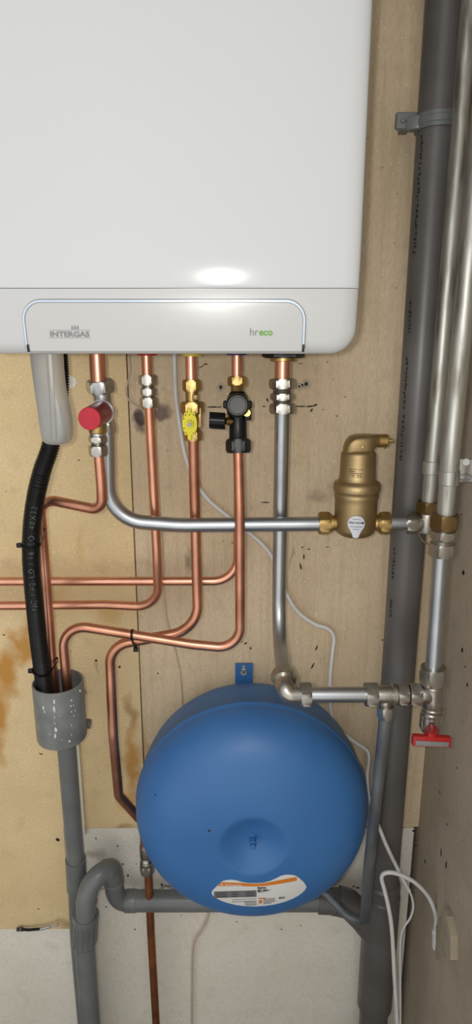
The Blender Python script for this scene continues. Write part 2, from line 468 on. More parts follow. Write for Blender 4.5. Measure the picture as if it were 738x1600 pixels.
def blobx(mb, px, py, w, h, rot, seed):
    c = PX(px, py, XR); rnd = random.Random(seed); pts = []
    for i in range(12):
        a = 2 * PI * i / 12; k = 1 - .4 * rnd.random(); y = math.cos(a) * w * k; z = math.sin(a) * h * k
        pts.append(Vector((XR - .0001, c.y + y * math.cos(rot) - z * math.sin(rot), c.z + y * math.sin(rot) + z * math.cos(rot))))
    mb.prism(pts, Vector((-.0006, 0, 0)))
for i, (x, y, w, h, r) in enumerate([(665, 1346, .003, .004, 0), (698, 1352, .003, .008, 0), (731, 1070, .004, .003, .5), (725, 895, .006, .005, 0), (723, 1016, .004, .005, .5), (688, 1238, .003, .002, 0), (700, 1288, .002, .003, 0),
        (728, 1042, .002, .002, 0), (722, 804, .002, .002, 0), (690, 1330, .0015, .008, 0), (715, 1200, .002, .002, 0), (690, 1335, .004, .003, .8)]):
    blobx(mb, x, y, w, h, r, 200 + i)
mb.build('dark_fleck', 'ink', bpy.data.objects['wall_right'], ang=60)

# ------------------------------------------------------------------ boiler
BX0, BX1 = -.309, .1425
BZ0 = P(300, 553, -.27).z; BS = P(300, 450, -.27).z; BZ1 = BZ0 + .71
boiler = thing('wall_boiler', 'large white wall-hung boiler with grey lettering on its lower flap', 'boiler', ((BX0 + BX1) / 2, 0, BZ0))
# upper casing: front height field whose lowest few centimetres curve back into the seam
RX, RD = .020, .010
def round_off(d):
    if d >= RX: return 0
    q = 1 - d / RX
    return RD * (1 - math.sqrt(max(0, 1 - q * q)))
ds = [RX * (1 - math.cos(PI / 2 * k / 9)) for k in range(10)]
xs = [BX0 + d for d in ds] + [BX0 + .05, -.083, BX1 - .05] + [BX1 - d for d in ds[::-1]]
zb = BS + .0003
zs = [zb + .0455 * (k / 16) ** 1.3 for k in range(17)] + [zb + .2, BZ1 - .06] + [BZ1 - d for d in ds[::-1]]
def casing_y(x, z):
    y = -.27 + max(round_off(x - BX0), round_off(BX1 - x), round_off(BZ1 - z))
    q = 1 - (z - zb) / .045
    if q > 0: y += .0030 * q * q
    if z - zb < 1e-6: y += .0006
    return y
mb = MB(); g = [[mb.bm.verts.new((x, casing_y(x, z), z)) for x in xs] for z in zs]
for i in range(len(zs) - 1):
    for j in range(len(xs) - 1): mb.bm.faces.new((g[i][j], g[i][j + 1], g[i + 1][j + 1], g[i + 1][j]))
per = g[0] + [r[-1] for r in g[1:]] + g[-1][-2::-1] + [r[0] for r in g[-2:0:-1]]
back = [mb.bm.verts.new((v.co.x, -.006, v.co.z)) for v in per]
mb.bridge(per, back); mb.cap(back)
mb.build('casing', 'white_enamel', boiler, ang=50)
# lower panel: rounded bottom corners
def panel_outline(i, y, z1):
    x0, x1, z0 = BX0 + i, BX1 - i, BZ0 + i * .8
    r = max(.030 - i, .006); pts = []
    for k in range(9):
        a = PI + PI / 2 * k / 8; pts.append(Vector((x0 + r + r * math.cos(a), y, z0 + r + r * math.sin(a))))
    for k in range(9):
        a = 1.5 * PI + PI / 2 * k / 8; pts.append(Vector((x1 - r + r * math.cos(a), y, z0 + r + r * math.sin(a))))
    pts += [Vector((x1, y, z1)), Vector((x0, y, z1))]
    return pts
z1 = BS - .0003
rings = [panel_outline(.004, -.01, z1), panel_outline(0, -.03, z1)]
for k in range(10):
    a = PI / 2 * k / 9
    rings.append(panel_outline(RX * (1 - math.cos(a)), -.27 + RD * (1 - math.sin(a)), z1 - (.0005 if k == 9 else 0)))
MB().loft(rings).build('lower_panel', 'white_plastic', boiler, ang=50)
mb = MB(); mb.box(((BX0 + BX1) / 2, -.136, BS), (BX1 - BX0 - .016, .248, .006)); mb.build('seam_strip', 'gap', boiler)
# flap with chromed arch
FX0 = P(33.5, 500, -.266).x; FX1 = P(479, 500, -.266).x; FZ = P(250, 467, -.268).z
def arch(i, y, zb, r0=.024):
    x0, x1, z1 = FX0 + i, FX1 - i, FZ - i; r = r0 - i; pts = [Vector((x0, y, zb))]
    for k in range(13):
        a = PI - PI / 2 * k / 12; pts.append(Vector((x0 + r + r * math.cos(a), y, z1 - r + r * math.sin(a))))
    for k in range(13):
        a = PI / 2 - PI / 2 * k / 12; pts.append(Vector((x1 - r + r * math.cos(a), y, z1 - r + r * math.sin(a))))
    pts.append(Vector((x1, y, zb))); return pts
FB = BZ0 + .005
def arch_band(i0, i1, y0, y1, zb, m, name, parent):
    mb = MB(); rows = [arch(i0, y0, zb), arch(i0, y1, zb), arch(i1, y1, zb), arch(i1, y0, zb)]
    n = len(rows[0]); v = [[mb.bm.verts.new(p) for p in r] for r in rows]
    for a in range(4):
        for k in range(n - 1): mb.bm.faces.new((v[a][k], v[a][k + 1], v[(a + 1) % 4][k + 1], v[(a + 1) % 4][k]))
    mb.bm.faces.new([v[a][0] for a in range(4)]); mb.bm.faces.new([v[a][-1] for a in range(4)])
    return mb.build(name, m, parent, ang=40)
rings = [arch(.0008, -.262, BZ0 + .003), arch(.0008, -.2712, BZ0 + .0025), arch(.0016, -.2722, BZ0 + .0035), arch(.006, -.2724, BZ0 + .005)]
flap = MB().loft(rings).build('flap', 'flap', boiler, ang=30)
arch_band(0, .0008, -.2695, -.2706, BZ0 + .006, 'gap', 'shadow_gap', flap)
arch_band(.0012, .0034, -.2718, -.2732, FB + .004, 'trim_blue', 'chrome_trim', flap)
arch_band(.0034, .0041, -.2718, -.2727, FB + .004, 'lever_grey', 'trim_groove', flap)
for x in (FX0 + .004, FX1 - .0025):
    mb = MB(); mb.box((x, -.272, FB + .0015), (.0026, .004, .0085), bev=.0004); mb.build('hinge_clip', 'black', flap)
def on_flap(x0, y_px, sx=1):
    o = P(x0, y_px, -.2665)
    return lambda x, y, z: Vector((o.x + x * sx, -.2726 - z - .0002, o.z + y))
lg = put_text('INTERGAS', 'brand_lettering', 'grey_print', flap, on_flap(77, 525.8), .0078, bold=.04, xs=1.02)
w_ = max(v.co.x for v in lg.data.vertices) - min(v.co.x for v in lg.data.vertices)
k_ = (P(139, 520, -.2665).x - P(77, 520, -.2665).x) / w_
x_ = min(v.co.x for v in lg.data.vertices)
for v in lg.data.vertices: v.co.x = x_ + (v.co.x - x_) * k_
mb = MB()
for (ya, yb) in ((515.6, 516.4), (527.4, 528.2)):
    a = P(76, ya, -.2665); b = P(141, yb, -.2665); mb.box(((a.x + b.x) / 2, -.2728, (a.z + b.z) / 2), (b.x - a.x, .0003, .0004))
for cx in (112.2, 116.6, 121):
    a = P(cx, 515, -.2665); t = P(cx, 507.5, -.2665); a.y = t.y = -.2728; w = .0012
    mb.prism([Vector((a.x - w, a.y, a.z)), Vector((a.x - w * .9, a.y, a.z + .002)), Vector((t.x, a.y, t.z)), Vector((a.x + w * .9, a.y, a.z + .002)), Vector((a.x + w, a.y, a.z)), Vector((a.x, a.y, a.z + .0012))], Vector((0, -.0003, 0)))
mb.build('flame_emblem', 'grey_print', flap)
put_text('hr', 'model_lettering', 'grey_print', flap, on_flap(390, 524), .0116, bold=.01, xs=1.0)
put_text('eco', 'model_lettering', 'green_print', flap, on_flap(405, 524), .0112, bold=.028, xs=.98)
# the whole lower front leans back towards its bottom edge
def lean(o):
    wl = world_loc(boiler)
    for v in o.data.vertices:
        y, z = v.co.y + wl.y, v.co.z + wl.z
        k = min(1, max(0, (-y - .03) / .2)); v.co.y += k * (.0032 + .118 * max(0, BS - z))
    for c in o.children: lean(c)
for o in boiler.children:
    if o.name.split('.')[0] in ('lower_panel', 'flap'): lean(o)
# connections under the boiler
def stub(px, py0, py1, Y, r, m='copper'):
    a = P(px, py1, Y); b = Vector((a.x, Y, BZ0 + .02))
    MB().rev(b, a, [(0, r), (1, r)]).build('connection_pipe', m, boiler)
def collar(px, Y, r, m, dz=.0075, name='collar', kind='cyl', top=None):
    a = P(px, 560, Y); z0 = BZ0 + (top if top else .01)
    A = Vector((a.x, Y, z0)); B = Vector((a.x, Y, BZ0 - dz))
    MB().rev(A, B, nut(0, 1, r, .1) if kind == 'hex' else [(0, r), (.9, r), (1, r * .95)]).build(name, m, boiler)
stub(154, 553, 606, -.125, W(25.5, 575, -.125) / 2)
stub(230, 553, 592, -.09, W(16.6, 575, -.09) / 2)
stub(299, 553, 600, -.095, W(17.6, 575, -.095) / 2)
stub(370.5, 553, 595, -.10, W(16.8, 575, -.10) / 2)
stub(441.5, 553, 598, -.10, W(24.5, 575, -.10) / 2)
collar(230, -.09, .0145, 'red_cap', .0035); collar(300, -.095, .0155, 'yellow_cap', .0045); collar(370, -.10, .0145, 'blue_cap', .003)
collar(443, -.10, .0265, 'black', .0068, 'black_nut', 'hex'); collar(442.5, -.10, .0185, 'brass', .0115, 'brass_washer', top=-.006)

# ------------------------------------------------------------------ condensate cup, hose
cupc = thing('condensate_trap_cup', 'translucent grey plastic trap cup hanging under the left end of the boiler', 'trap cup', P(88, 692, -.19))
rows = [(545, 48.5, 96.5, 1), (575, 52, 98, 1), (600, 55.5, 100.5, 1), (618, 58, 103.5, 1), (635, 60.5, 108, 1), (655, 63, 111.3, 1), (672, 65.5, 112, 1), (682, 67.5, 111.5, 1), (688, 70.5, 109.5, .93), (691.5, 75, 106, .84), (693, 81, 100, .65)]
rings = []
for (y, l, r, k) in rows:
    a = P(l, y, -.19); b = P(r, y, -.19); cx = (a.x + b.x) / 2; hw = (b.x - a.x) / 2; pts = []
    for i in range(40):
        t = 2 * PI * i / 40; c, s = math.cos(t), math.sin(t); e = .62
        pts.append(Vector((cx + hw * math.copysign(abs(c) ** e, c), -.19 + .021 * k * math.copysign(abs(s) ** e, s), a.z)))
    rings.append(pts)
MB().loft(rings).build('cup_body', 'cup', cupc, ang=60)
mb = MB()
for (x0, x1) in ((82, 87.5), (73, 80)):
    a = P(x0, 556, -.2115); b = P(x1, 686, -.2115); mb.tube([a, b], .0009, n=8)
mb.build('moulded_rib', 'cup', cupc)

def hose_r(s):
    return .0124 + .0009 * math.cos(s / .0034 * 2 * PI)
hp = [P(91, 545, -.135), P(93.5, 600, -.135), P(88.5, 650, -.14), P(78, 700, -.15), P(66, 735, -.155), P(55.5, 780, -.155), P(49.5, 830, -.155), P(49, 880, -.155), P(53, 930, -.155), P(60, 1000, -.142), P(67.5, 1060, -.129), P(73, 1110, -.125)]
hose_path = catmull(hp, 30)
hose_path = densify(hose_path, .0005)
hose = MB().tube(hose_path, .0125, n=28, rf=hose_r).build('corrugated_hose', 'black_hose', ang=80)
tag(hose, 'black corrugated drain hose running down into the glue-smeared grey cup', 'hose')
# pale marking printed along the hose
cum = [0]
for a, b in zip(hose_path, hose_path[1:]): cum.append(cum[-1] + (b - a).length)
def near_idx(py):
    return min(range(len(hose_path)), key=lambda i: abs((hose_path[i] - P(50, py, -.155)).z))
s_start = cum[near_idx(948)]
import bisect
def hose_pt(x, y, z):
    s = s_start - x; i = max(1, min(len(cum) - 2, bisect.bisect(cum, s)))
    p = hose_path[i - 1].lerp(hose_path[i], (s - cum[i - 1]) / max(1e-9, cum[i] - cum[i - 1])); d = (hose_path[min(i + 9, len(cum) - 1)] - hose_path[max(0, i - 9)]).normalized()
    f = (Vector((0, -1, 0)) - d * Vector((0, -1, 0)).dot(d)).normalized(); sd = f.cross(d)
    if sd.x < 0: sd = -sd
    ang = .30 + (.0035 - y) / .0125   # letters run upwards, tops to the left
    return p + (f * math.cos(ang) + sd * math.sin(ang)) * (.0136 + z)
put_text('NC / PE-LD / 16. EO. 40X32', 'printed_text', 'hose_print', hose, hose_pt, .0110, bold=-.012, ext=.0001, spacing=1.22)

# ------------------------------------------------------------------ pipes
def pipe(name, label, pts, rad, r, m, group=None, cat='pipe', n=26, loc=None):
    o = MB().tube(fillet(pts, rad, 14), r, n=n).build(name, m, ang=60)
    return tag(o, label, cat, group)
R15 = .0075
# relief pipe A
pA = pipe('copper_pipe', 'copper pipe bending left below the red-capped valve, then down beside the black hose',
     [P(154, 704, -.150), P(158.5, 760, -.148), P(160, 798, -.145), P(62, 778, -.120), P(68.5, 860, -.105), P(85.5, 1085, -.108)], [.2, .036, .026, .2], R15, 'copper_dull')
# B hot water
pB = pipe('copper_pipe', 'copper pipe under the grey coupling, turning left into the lower horizontal copper run',
     [P(232.5, 628, -.090), P(237.5, 720, -.080), P(245.5, 870, -.072), P(247.5, 949, -.050), P(165, 945, -.040), P(-60, 947, -.040)], [.3, .2, .042, .1], R15, 'copper')
# C gas
pC = pipe('copper_pipe', 'copper pipe below the yellow-handled valve, sweeping left then down past the blue vessel',
     [P(302.3, 680, -.095), P(304, 760, -.080), P(307, 880, -.078), P(310, 984, -.080), P(171, 1009, -.095), P(177, 1150, -.10), P(185.5, 1243, -.085), P(225, 1287, -.060), P(226.5, 1335, -.055)],
     [.3, .2, .05, .036, .1, .018, .012], W(15.4, 1150, -.10) / 2, 'copper_dull')
# E cold water
pE = pipe('copper_pipe', 'copper pipe behind the black valve turning left into the upper horizontal run',
     [P(372.5, 700, -.068), P(372.5, 780, -.050), P(371.5, 908, -.045), P(-60, 908.5, -.040)], [.2, .042], W(13.8, 908, -.04) / 2, 'copper')
# D overflow
pD = pipe('copper_pipe', 'foremost copper pipe, running from under the black valve left into the grey cup',
     [P(372.3, 700, -.118), P(374.8, 800, -.124), P(375.5, 1014, -.122), P(300, 1007, -.120), P(96, 974, -.122), P(105.5, 1080, -.120)], [.2, .050, .2, .034], R15 * 1.01, 'copper_dull')
# silver heating flow
pF = pipe('steel_pipe', 'silver steel pipe curving from behind the red cap into the long horizontal run',
     [P(167, 672, -.115), P(168.5, 730, -.108), P(172, 819, -.103), P(230, 819, -.103), P(500, 818.5, -.103)], [.2, .052, 0], .0112, 'steel')
# the corner is rounded generously
bpy.data.objects.remove(pF)
pF = pipe('steel_pipe', 'silver steel pipe curving from behind the red cap into the long horizontal run',
     [P(167, 672, -.115), P(170, 812, -.106), P(280, 820.5, -.103), P(500, 818.5, -.103)], [.056, .3], .0112, 'steel')
pG = pipe('steel_pipe', 'upright silver steel pipe from the wide nickel coupling down to the elbow',
     [P(441.5, 640, -.100), P(438.5, 800, -.0785), P(435.5, 985, -.078), P(444, 1064, -.200)], [.4, .075], .0112, 'steel')
pH = pipe('steel_pipe', 'short level bright steel pipe above the right side of the blue vessel',
     [P(478, 1085, -.222), P(580, 1085, -.222)], 0, W(24.3, 1085, -.222) / 2, 'steel')
pI = pipe('steel_pipe', 'short silver steel stub between the brass separator and the galvanised pipe',
     [P(600, 817.5, -.103), P(642, 817, -.103)], 0, .0112, 'steel')
YR = -.222
pJ = pipe('steel_pipe', 'upright silver steel pipe between the bronze-nut union and the red lever',
     [P(690, 858, YR), P(677, 1052, YR)], 0, W(26.2, 960, YR) / 2, 'steel')
pK = pipe('steel_pipe', 'thin dull grey steel pipe down the right of the blue vessel, hooking under it',
     [P(603.5, 1110, -.222), P(598, 1160, -.213), P(586, 1270, -.195), P(577, 1350, -.165), P(570, 1438, -.130), P(545, 1432, -.11), P(505, 1390, -.065), P(470, 1362, -.040)],
     [.1, .3, .2, .022, .05, .05], .0088, 'steel_dull')
pL = pipe('galvanised_pipe', 'rear galvanised pipe, directly beside the dark grey drain stack',
     [P(670.5, 795, -.103), Vector((P(670.5, 795, -.103).x + .004, -.103, 2.39))], 0, .0119, 'galv')
fx = P(704, 700, YR).x
pM = pipe('galvanised_pipe', 'front galvanised pipe at the right edge, held by the flat wall bracket',
     [Vector((P(697, 810, YR).x, YR, P(697, 810, YR).z)), Vector((fx + .001, YR, P(704, 700, YR).z)), Vector((fx + .012, YR, 2.39))], .3, W(30, 700, YR) / 2, 'galv')
pN = pipe('copper_pipe', 'brown oxidised copper pipe dropping from the fitting at the lower left of the blue vessel',
     [P(231.5, 1355, -.055), P(236, 1456, -.055), Vector((P(236, 1456, -.055).x + .004, -.055, 0.0))], .2, W(12.4, 1400, -.055) / 2, 'copper_brown')

# ------------------------------------------------------------------ fittings
# 1: boiler isolating tee + safety valve
A = P(155.5, 595, -.125); B = P(168, 680, -.112)
t = thing('compression_tee', 'chrome compression tee behind the red cap, under the leftmost boiler connection', 'pipe fitting', B)
seg_fitting(t, A, B, 595, 680, [('nut', 594, 613, 'hex', .0172, 'chrome'), ('body', 611, 660, 'cyl', .0128, 'chrome'), ('nut', 657, 677, 'hex', .0125, 'chrome')])
MB().rev(P(160, 640, -.115), P(157, 645, -.150), [(0, .0120), (.6, .0125), (.62, .015), (.8, .015), (1, .0150)]).build('branch', 'chrome', t)
sv = thing('safety_valve', 'safety valve with round red cap and brass body at the upper left', 'valve', P(152, 712, -.150))
c0 = P(159, 644, -.152); c1 = P(139.5, 654.5, -.205)
MB().rev(c0, c1, [(-.12, .0168), (-.02, .0172), (0, .0172)]).build('collar_ring', 'chrome', sv)
MB().rev(c0, c1, [(0, .0155), (.01, .0160), (.5, .0156), (.94, .0148), (.97, .0146)]).build('cap_side', 'dark_red', sv)
mb = MB(); rows = [(.96, .0151), (.99, .0150), (1.0, .0143)]
mb.rev(c0, c1, rows, n=40).build('red_cap', 'red', sv)
A = P(152, 655, -.150); B = P(153.8, 713, -.150)
seg_fitting(sv, A, B, 655, 713, [('brass_body', 650, 676, 'cyl', .0122, 'brass'), ('washer', 676, 681, 'cyl', .0112, 'chrome'), ('nut', 681, 691, 'hex', .0115, 'nickel'),
    ('thread', 690, 697, 'thr', .0098, 'nickel'), ('nut', 696, 712, 'hex', .0118, 'nickel')])
# couplings
def coupling(label, pts, Y, segs, cat='pipe fitting', name='compression_coupling', Y2=None):
    (x0, y0), (x1, y1) = pts
    A = P(x0, y0, Y); B = P(x1, y1, Y2 if Y2 is not None else Y)
    t = thing(name, label, cat, B); seg_fitting(t, A, B, y0, y1, segs); return t
coupling('grey nickel compression coupling between the red collar and the second copper pipe', ((230.5, 585), (233, 636)), -.089,
    [('nut', 585.5, 601.5, 'hex', .0115, 'nickel'), ('thread', 601, 607, 'thr', .0098, 'nickel'), ('body', 606, 618, 'hex', .0105, 'nickel'), ('thread', 617, 622, 'thr', .0098, 'nickel'), ('nut', 620.5, 636.5, 'hex', .0118, 'nickel')])
coupling('wide nickel compression coupling on top of the upright silver pipe below the boiler', ((441, 591), (441.5, 647)), -.100,
    [('nut', 591.5, 607, 'hex', .0166, 'nickel'), ('thread', 606, 615, 'thr', .0140, 'nickel'), ('body', 614, 625, 'hex', .0152, 'nickel'), ('thread', 624, 632, 'thr', .0140, 'nickel'), ('nut', 630, 646, 'hex', .0166, 'nickel')])
gv = coupling('brass gas valve with small yellow oval handle below the yellow collar', ((299.3, 593), (302, 688)), -.095,
    [('nut', 593, 611, 'hex', .0118, 'brass'), ('neck', 610, 628, 'cyl', .0094, 'brass'), ('body_hexagon', 627, 646, 'hex', .0150, 'brass'), ('body', 645, 673, 'cyl', .0112, 'brass'), ('nut', 672, 688, 'hex', .0120, 'brass')], 'valve', 'gas_valve')
p = P(305, 621, -.105); mb = MB(); mb.box(p, (.0085, .006, .0085), bev=.001); mb.build('slot', 'bronze', gv)
p = P(312.5, 652, -.098); mb = MB(); mb.box(p, (.006, .014, .030), bev=.002); mb.build('side_lug', 'brass', gv)
hy = -.128; hc = P(296.8, 662, hy)
poly = []
for i in range(36):
    a = 2 * PI * i / 36; c, s = math.cos(a), math.sin(a)
    rx, rz = W(11.3, 662, hy), W(17.5, 662, hy)
    poly.append(Vector((hc.x + rx * math.copysign(abs(c) ** .9, c), hy, hc.z + rz * math.copysign(abs(s) ** .75, s))))
hd = MB().prism(poly, Vector((0, -.003, 0)), .001)
hd.rev(hc, hc + Vector((0, -.009, 0)), [(0, .0058), (1, .0052)], n=28)
w1 = W(1, 662, hy)
for dz, hw, hh in ((19, 2.6, 5), (-19.5, 2.6, 5.5)):
    hd.box(hc + Vector((0, -.0015, dz * w1)), (hw * 2 * w1, .004, hh * 2 * w1), bev=.0008)
for dx in (-6, 6):
    for dz in (14, -14): hd.box(hc + Vector((dx * w1, -.0015, dz * w1)), (5 * w1, .004, 7 * w1), bev=.0008)
yh = hd.build('handle', 'yellow', gv)
MB().rev(hc + Vector((0, .020, 0)), hc + Vector((0, 0, 0)), [(0, .0062), (1, .0055)]).build('stem', 'brass', gv)
mb = MB(); mb.rev(hc + Vector((0, -.009, 0)), hc + Vector((0, -.012, 0)), nut(0, 1, .0030), n=24); mb.build('handle_screw', 'screw', yh)
mb = MB()
for (dx, dz) in ((-6, 14), (6, 14), (-6, -14), (6, -14), (0, 14), (-9, 8), (-9, -7)):
    c = hc + Vector((dx * w1, -.003, dz * w1)); mb.rev(c, c + Vector((0, -.0007, 0)), [(0, .0009), (1, .0009)], n=10)
mb.build('rivet_hole', 'ink', yh)

# black inlet valve
iv = thing('inlet_valve', 'black plastic inlet combination valve with round front knob and side knob', 'valve', P(372, 707, -.11))
A = P(370.5, 588, -.10); B = P(372.8, 708, -.115)
seg_fitting(iv, A, B, 588, 708, [('nut', 588.5, 603, 'hex', .0120, 'brass'), ('thread', 602, 615, 'thr', .0098, 'brass')])
mb = MB(); T = lambda y: (y - 588) / 120
mb.rev(A, B, [(T(612), .0105), (T(616), .0125), (T(622), .0155), (T(645), .0155), (T(652), .0130), (T(683), .0130), (T(686), .0142)])
c = P(371.5, 632, -.112)
mb.box(c, (.0420, .016, .0115), bev=.003)
mb.box(P(372, 632, -.112), (.029, .02, .03), bev=.006)
mb.build('body', 'black', iv)
seg_fitting(iv, A, B, 588, 708, [('union_nut', 685.5, 707.5, 'hex', .0160, 'black')])
k0 = P(371.3, 633, -.12); k1 = P(371.3, 633.5, -.158)
MB().rev(k0, k1, [(0, .0165), (.3, .0168), (.7, .0162), (.9, .0158), (.97, .0150), (1.0, .0135), (1.0, .0120), (.985, .0112), (.98, .004)], n=40).build('front_knob', 'black', iv)
s0 = P(352, 658, -.125); s1 = P(327.5, 656.5, -.125)
mb = MB(); rows = [(0, .0102), (.04, .0108), (.95, .0112), (1, .0100)]
mb.rev(s0, s1, rows, n=40)
for i in range(14):
    a = 2 * PI * i / 14; d = Vector((0, math.cos(a), math.sin(a))) * .0112
    mb.tube([s0 + d, s1 + d], .0008, n=6)
mb.build('side_knob', 'black', iv)
MB().rev(P(362, 658, -.12), s0, [(0, .0045), (.3, .0045), (.35, .006), (.6, .006), (.65, .0048), (1, .0048)], n=28).build('stem', 'brass', iv)
MB().rev(P(386, 645, -.12), P(386, 645, -.134), nut(0, 1, .0052)).build('test_plug', 'brass', iv)
p = P(388, 648, -.116); mb = MB(); mb.box(p, (.0095, .012, .016), bev=.002); mb.build('side_boss', 'black', iv)

# elbow above the vessel
el = thing('compression_elbow', 'nickel compression elbow in front of the top of the blue vessel', 'pipe fitting', P(455, 1085, -.222))
a0 = P(442.3, 1050, -.178); ec = P(448, 1085, -.226)
d = (P(444, 1064, -.200) - P(435.5, 985, -.078)).normalized()
n0 = P(443.5, 1058, -.196)
MB().rev(n0 - d * .009, n0 + d * .009, nut(0, 1, .0165)).build('nut', 'nickel', el)
MB().tube(fillet([n0, n0 + d * .024, P(447, 1085.5, -.224) + Vector((.004, 0, 0)), P(474, 1085, -.222)], [.012, .014], 8), .0130, n=30).build('body', 'nickel', el)
MB().rev(P(458, 1085, -.222), P(464, 1085, -.222), [(0, .0130), (.2, .0140), (.8, .0140), (1, .0130)]).build('collar', 'nickel', el)
MB().rev(P(470, 1085, -.222), P(486, 1085, -.222), nut(0, 1, .0166)).build('nut', 'nickel', el)

# tee on the level pipe
te = thing('compression_tee', 'nickel compression tee above the thin dull grey pipe', 'pipe fitting', P(603, 1118, -.222))
def hseg(root, name, x0, x1, kind, r, m, y=1085, Y=-.222):
    A = P(x0, y, Y); B = P(x1, y, Y)
    rows = nut(0, 1, r) if kind == 'hex' else ([(0, r * .95), (.12, r), (.88, r), (1, r * .95)] if kind == 'cyl' else thread(0, 1, r))
    MB().rev(A, B, rows).build(name, m, root)
hseg(te, 'nut', 571, 589, 'hex', .0166, 'nickel')
hseg(te, 'body', 588, 622, 'cyl', .0128, 'nickel')
hseg(te, 'collar', 612, 620, 'cyl', .0150, 'nickel')
hseg(te, 'nut', 621, 637, 'hex', .0150, 'nickel')
seg_fitting(te, P(602.5, 1090, -.222), P(603.5, 1121, -.222), 1090, 1121, [('branch', 1090, 1105, 'cyl', .0095, 'nickel'), ('nut', 1103, 1120, 'hex', .0112, 'nickel')])
# tee under the upright pipe
tb = thing('drain_tee', 'nickel tee at the foot of the upright silver pipe, above the red lever', 'pipe fitting', P(677, 1120, YR))
hseg(tb, 'thread', 635, 640, 'thr', .0135, 'bronze')
hseg(tb, 'nut', 639, 657, 'hex', .0160, 'nickel')
hseg(tb, 'side_arm', 655, 672, 'cyl', .0135, 'nickel')
seg_fitting(tb, P(677.5, 1040, YR), P(676, 1122, YR), 1040, 1122, [('nut', 1042, 1067, 'hex', .0170, 'nickel'), ('body', 1064, 1112, 'cyl', .0135, 'nickel'), ('collar', 1070, 1074, 'cyl', .0146, 'nickel'), ('collar', 1104, 1110, 'cyl', .0148, 'nickel')])
dv = thing('drain_valve', 'small nickel drain valve with a red lever at the lower right', 'valve', P(676, 1142, YR))
seg_fitting(dv, P(675, 1108, YR), P(673, 1150, YR - .004), 1108, 1150, [('body', 1111, 1142, 'cyl', .0138, 'nickel'), ('collar', 1112, 1118, 'cyl', .0152, 'nickel'), ('outlet', 1140, 1150, 'cyl', .0095, 'nickel')])
for c_, h_ in ((P(659.5, 1127, -.225), .022), (P(688.5, 1124, -.225), .018)):
    mb = MB(); mb.box(c_, (.004, .012, h_), bev=.001); mb.build('side_clip', 'nickel', dv)
MB().rev(P(674, 1135, YR), P(676, 1150, -.262), [(0, .0080), (.5, .0080), (.55, .0100), (1, .0085)]).build('stem', 'red_lever', dv)
hc = P(674, 1157, -.268); R = Matrix.Rotation(math.radians(3), 3, 'Y') @ Matrix.Rotation(math.radians(-6), 3, 'X')
wl = W(1, 1157, -.268)
mb = MB(); mb.box(hc, (60 * wl, .010, 17 * wl), R, .0018, 3)
mb.box(hc + Vector((0, .002, 9 * wl)), (14 * wl, .011, 10 * wl), R, .003, 3)
lv = mb.build('lever', 'red_lever', dv)
mb = MB(); mb.box(hc + R @ Vector((0, -.0052, -2.5 * wl)), (52 * wl, .0012, 8 * wl), R, .0003); mb.build('grey_strip', 'lever_grey', lv)

# rear tee at the galvanised pipe
rt = thing('pipe_tee', 'nickel tee with a bronze nut under the rear galvanised pipe', 'pipe fitting', P(668, 832, -.103))
hseg(rt, 'nut', 634, 652, 'hex', .0152, 'nickel', 817, -.103)
hseg(rt, 'collar', 650, 658, 'cyl', .0135, 'nickel', 817, -.103)
hseg(rt, 'thread', 656, 664, 'thr', .0125, 'nickel', 817, -.103)
seg_fitting(rt, P(670.5, 780, -.103), P(667, 832, -.103), 780, 832, [('bronze_nut', 783, 801, 'hex', .0160, 'bronze'), ('body', 799, 831, 'cyl', .0140, 'nickel')])
w = MB().tube(catmull([P(655, 828, -.09), P(656, 838, -.088), P(664, 847, -.088), P(675, 852, -.09), P(684, 848, -.095)], 8), .0013, n=10).build('wire', 'wire_brown'); tag(w, 'thin brown wire loop hanging under the tee of the rear galvanised pipe', 'wire')
# union front
un = thing('pipe_union', 'reducing union with a big bronze nut over two nickel hexagons, at the right edge', 'pipe fitting', P(690, 868, YR))
seg_fitting(un, P(696.5, 800, YR), P(690, 870, YR), 800, 870, [('bronze_nut', 803, 826, 'hex', W(40, 815, YR) / 2, 'bronze'), ('thread', 825, 831, 'thr', .0140, 'nickel'),
    ('body', 829, 842, 'hex', .0152, 'nickel'), ('thread', 841, 850, 'thr', .0142, 'nickel'), ('nut', 848, 868, 'hex', W(38, 858, YR) / 2, 'nickel')])
# pipe clamps on the galvanised pipes
pc = thing('pipe_bracket', 'flat zinc pipe bracket clasping the front galvanised pipe and screwed to the right-hand wall', 'pipe bracket', P(703, 757, YR))
seg_fitting(pc, P(703, 730, YR), P(701, 760, YR), 730, 760, [('band', 735, 757, 'cyl', W(32, 745, YR) / 2, 'galv')])
a = P(716, 735, YR + .002)
mb = MB(); mb.box(((a.x - .004 + XR) / 2, YR + .002, a.z), (XR - a.x + .006, .004, W(37, 735, YR)), bev=.0012)
br = mb.build('plate', 'galv', pc)
MB().rev(P(729, 722, YR), P(729, 722, YR - .007), nut(0, 1, .0045)).build('bolt', 'screw', br)
mb = MB(); c = P(727, 746, YR - .0005)
mb.tube([c + Vector((math.cos(i / 20 * 2 * PI) * .008, 0, math.sin(i / 20 * 2 * PI) * .0042)) for i in range(21)], .0008, n=8); mb.build('slot', 'steel_dull', br)
pc = thing('pipe_sleeve', 'worn zinc sleeve around the rear galvanised pipe', 'pipe sleeve', P(676, 740, -.103))
seg_fitting(pc, P(677, 715, -.103), P(674.5, 742, -.103), 715, 742, [('band', 720, 740, 'cyl', .0140, 'galv')])
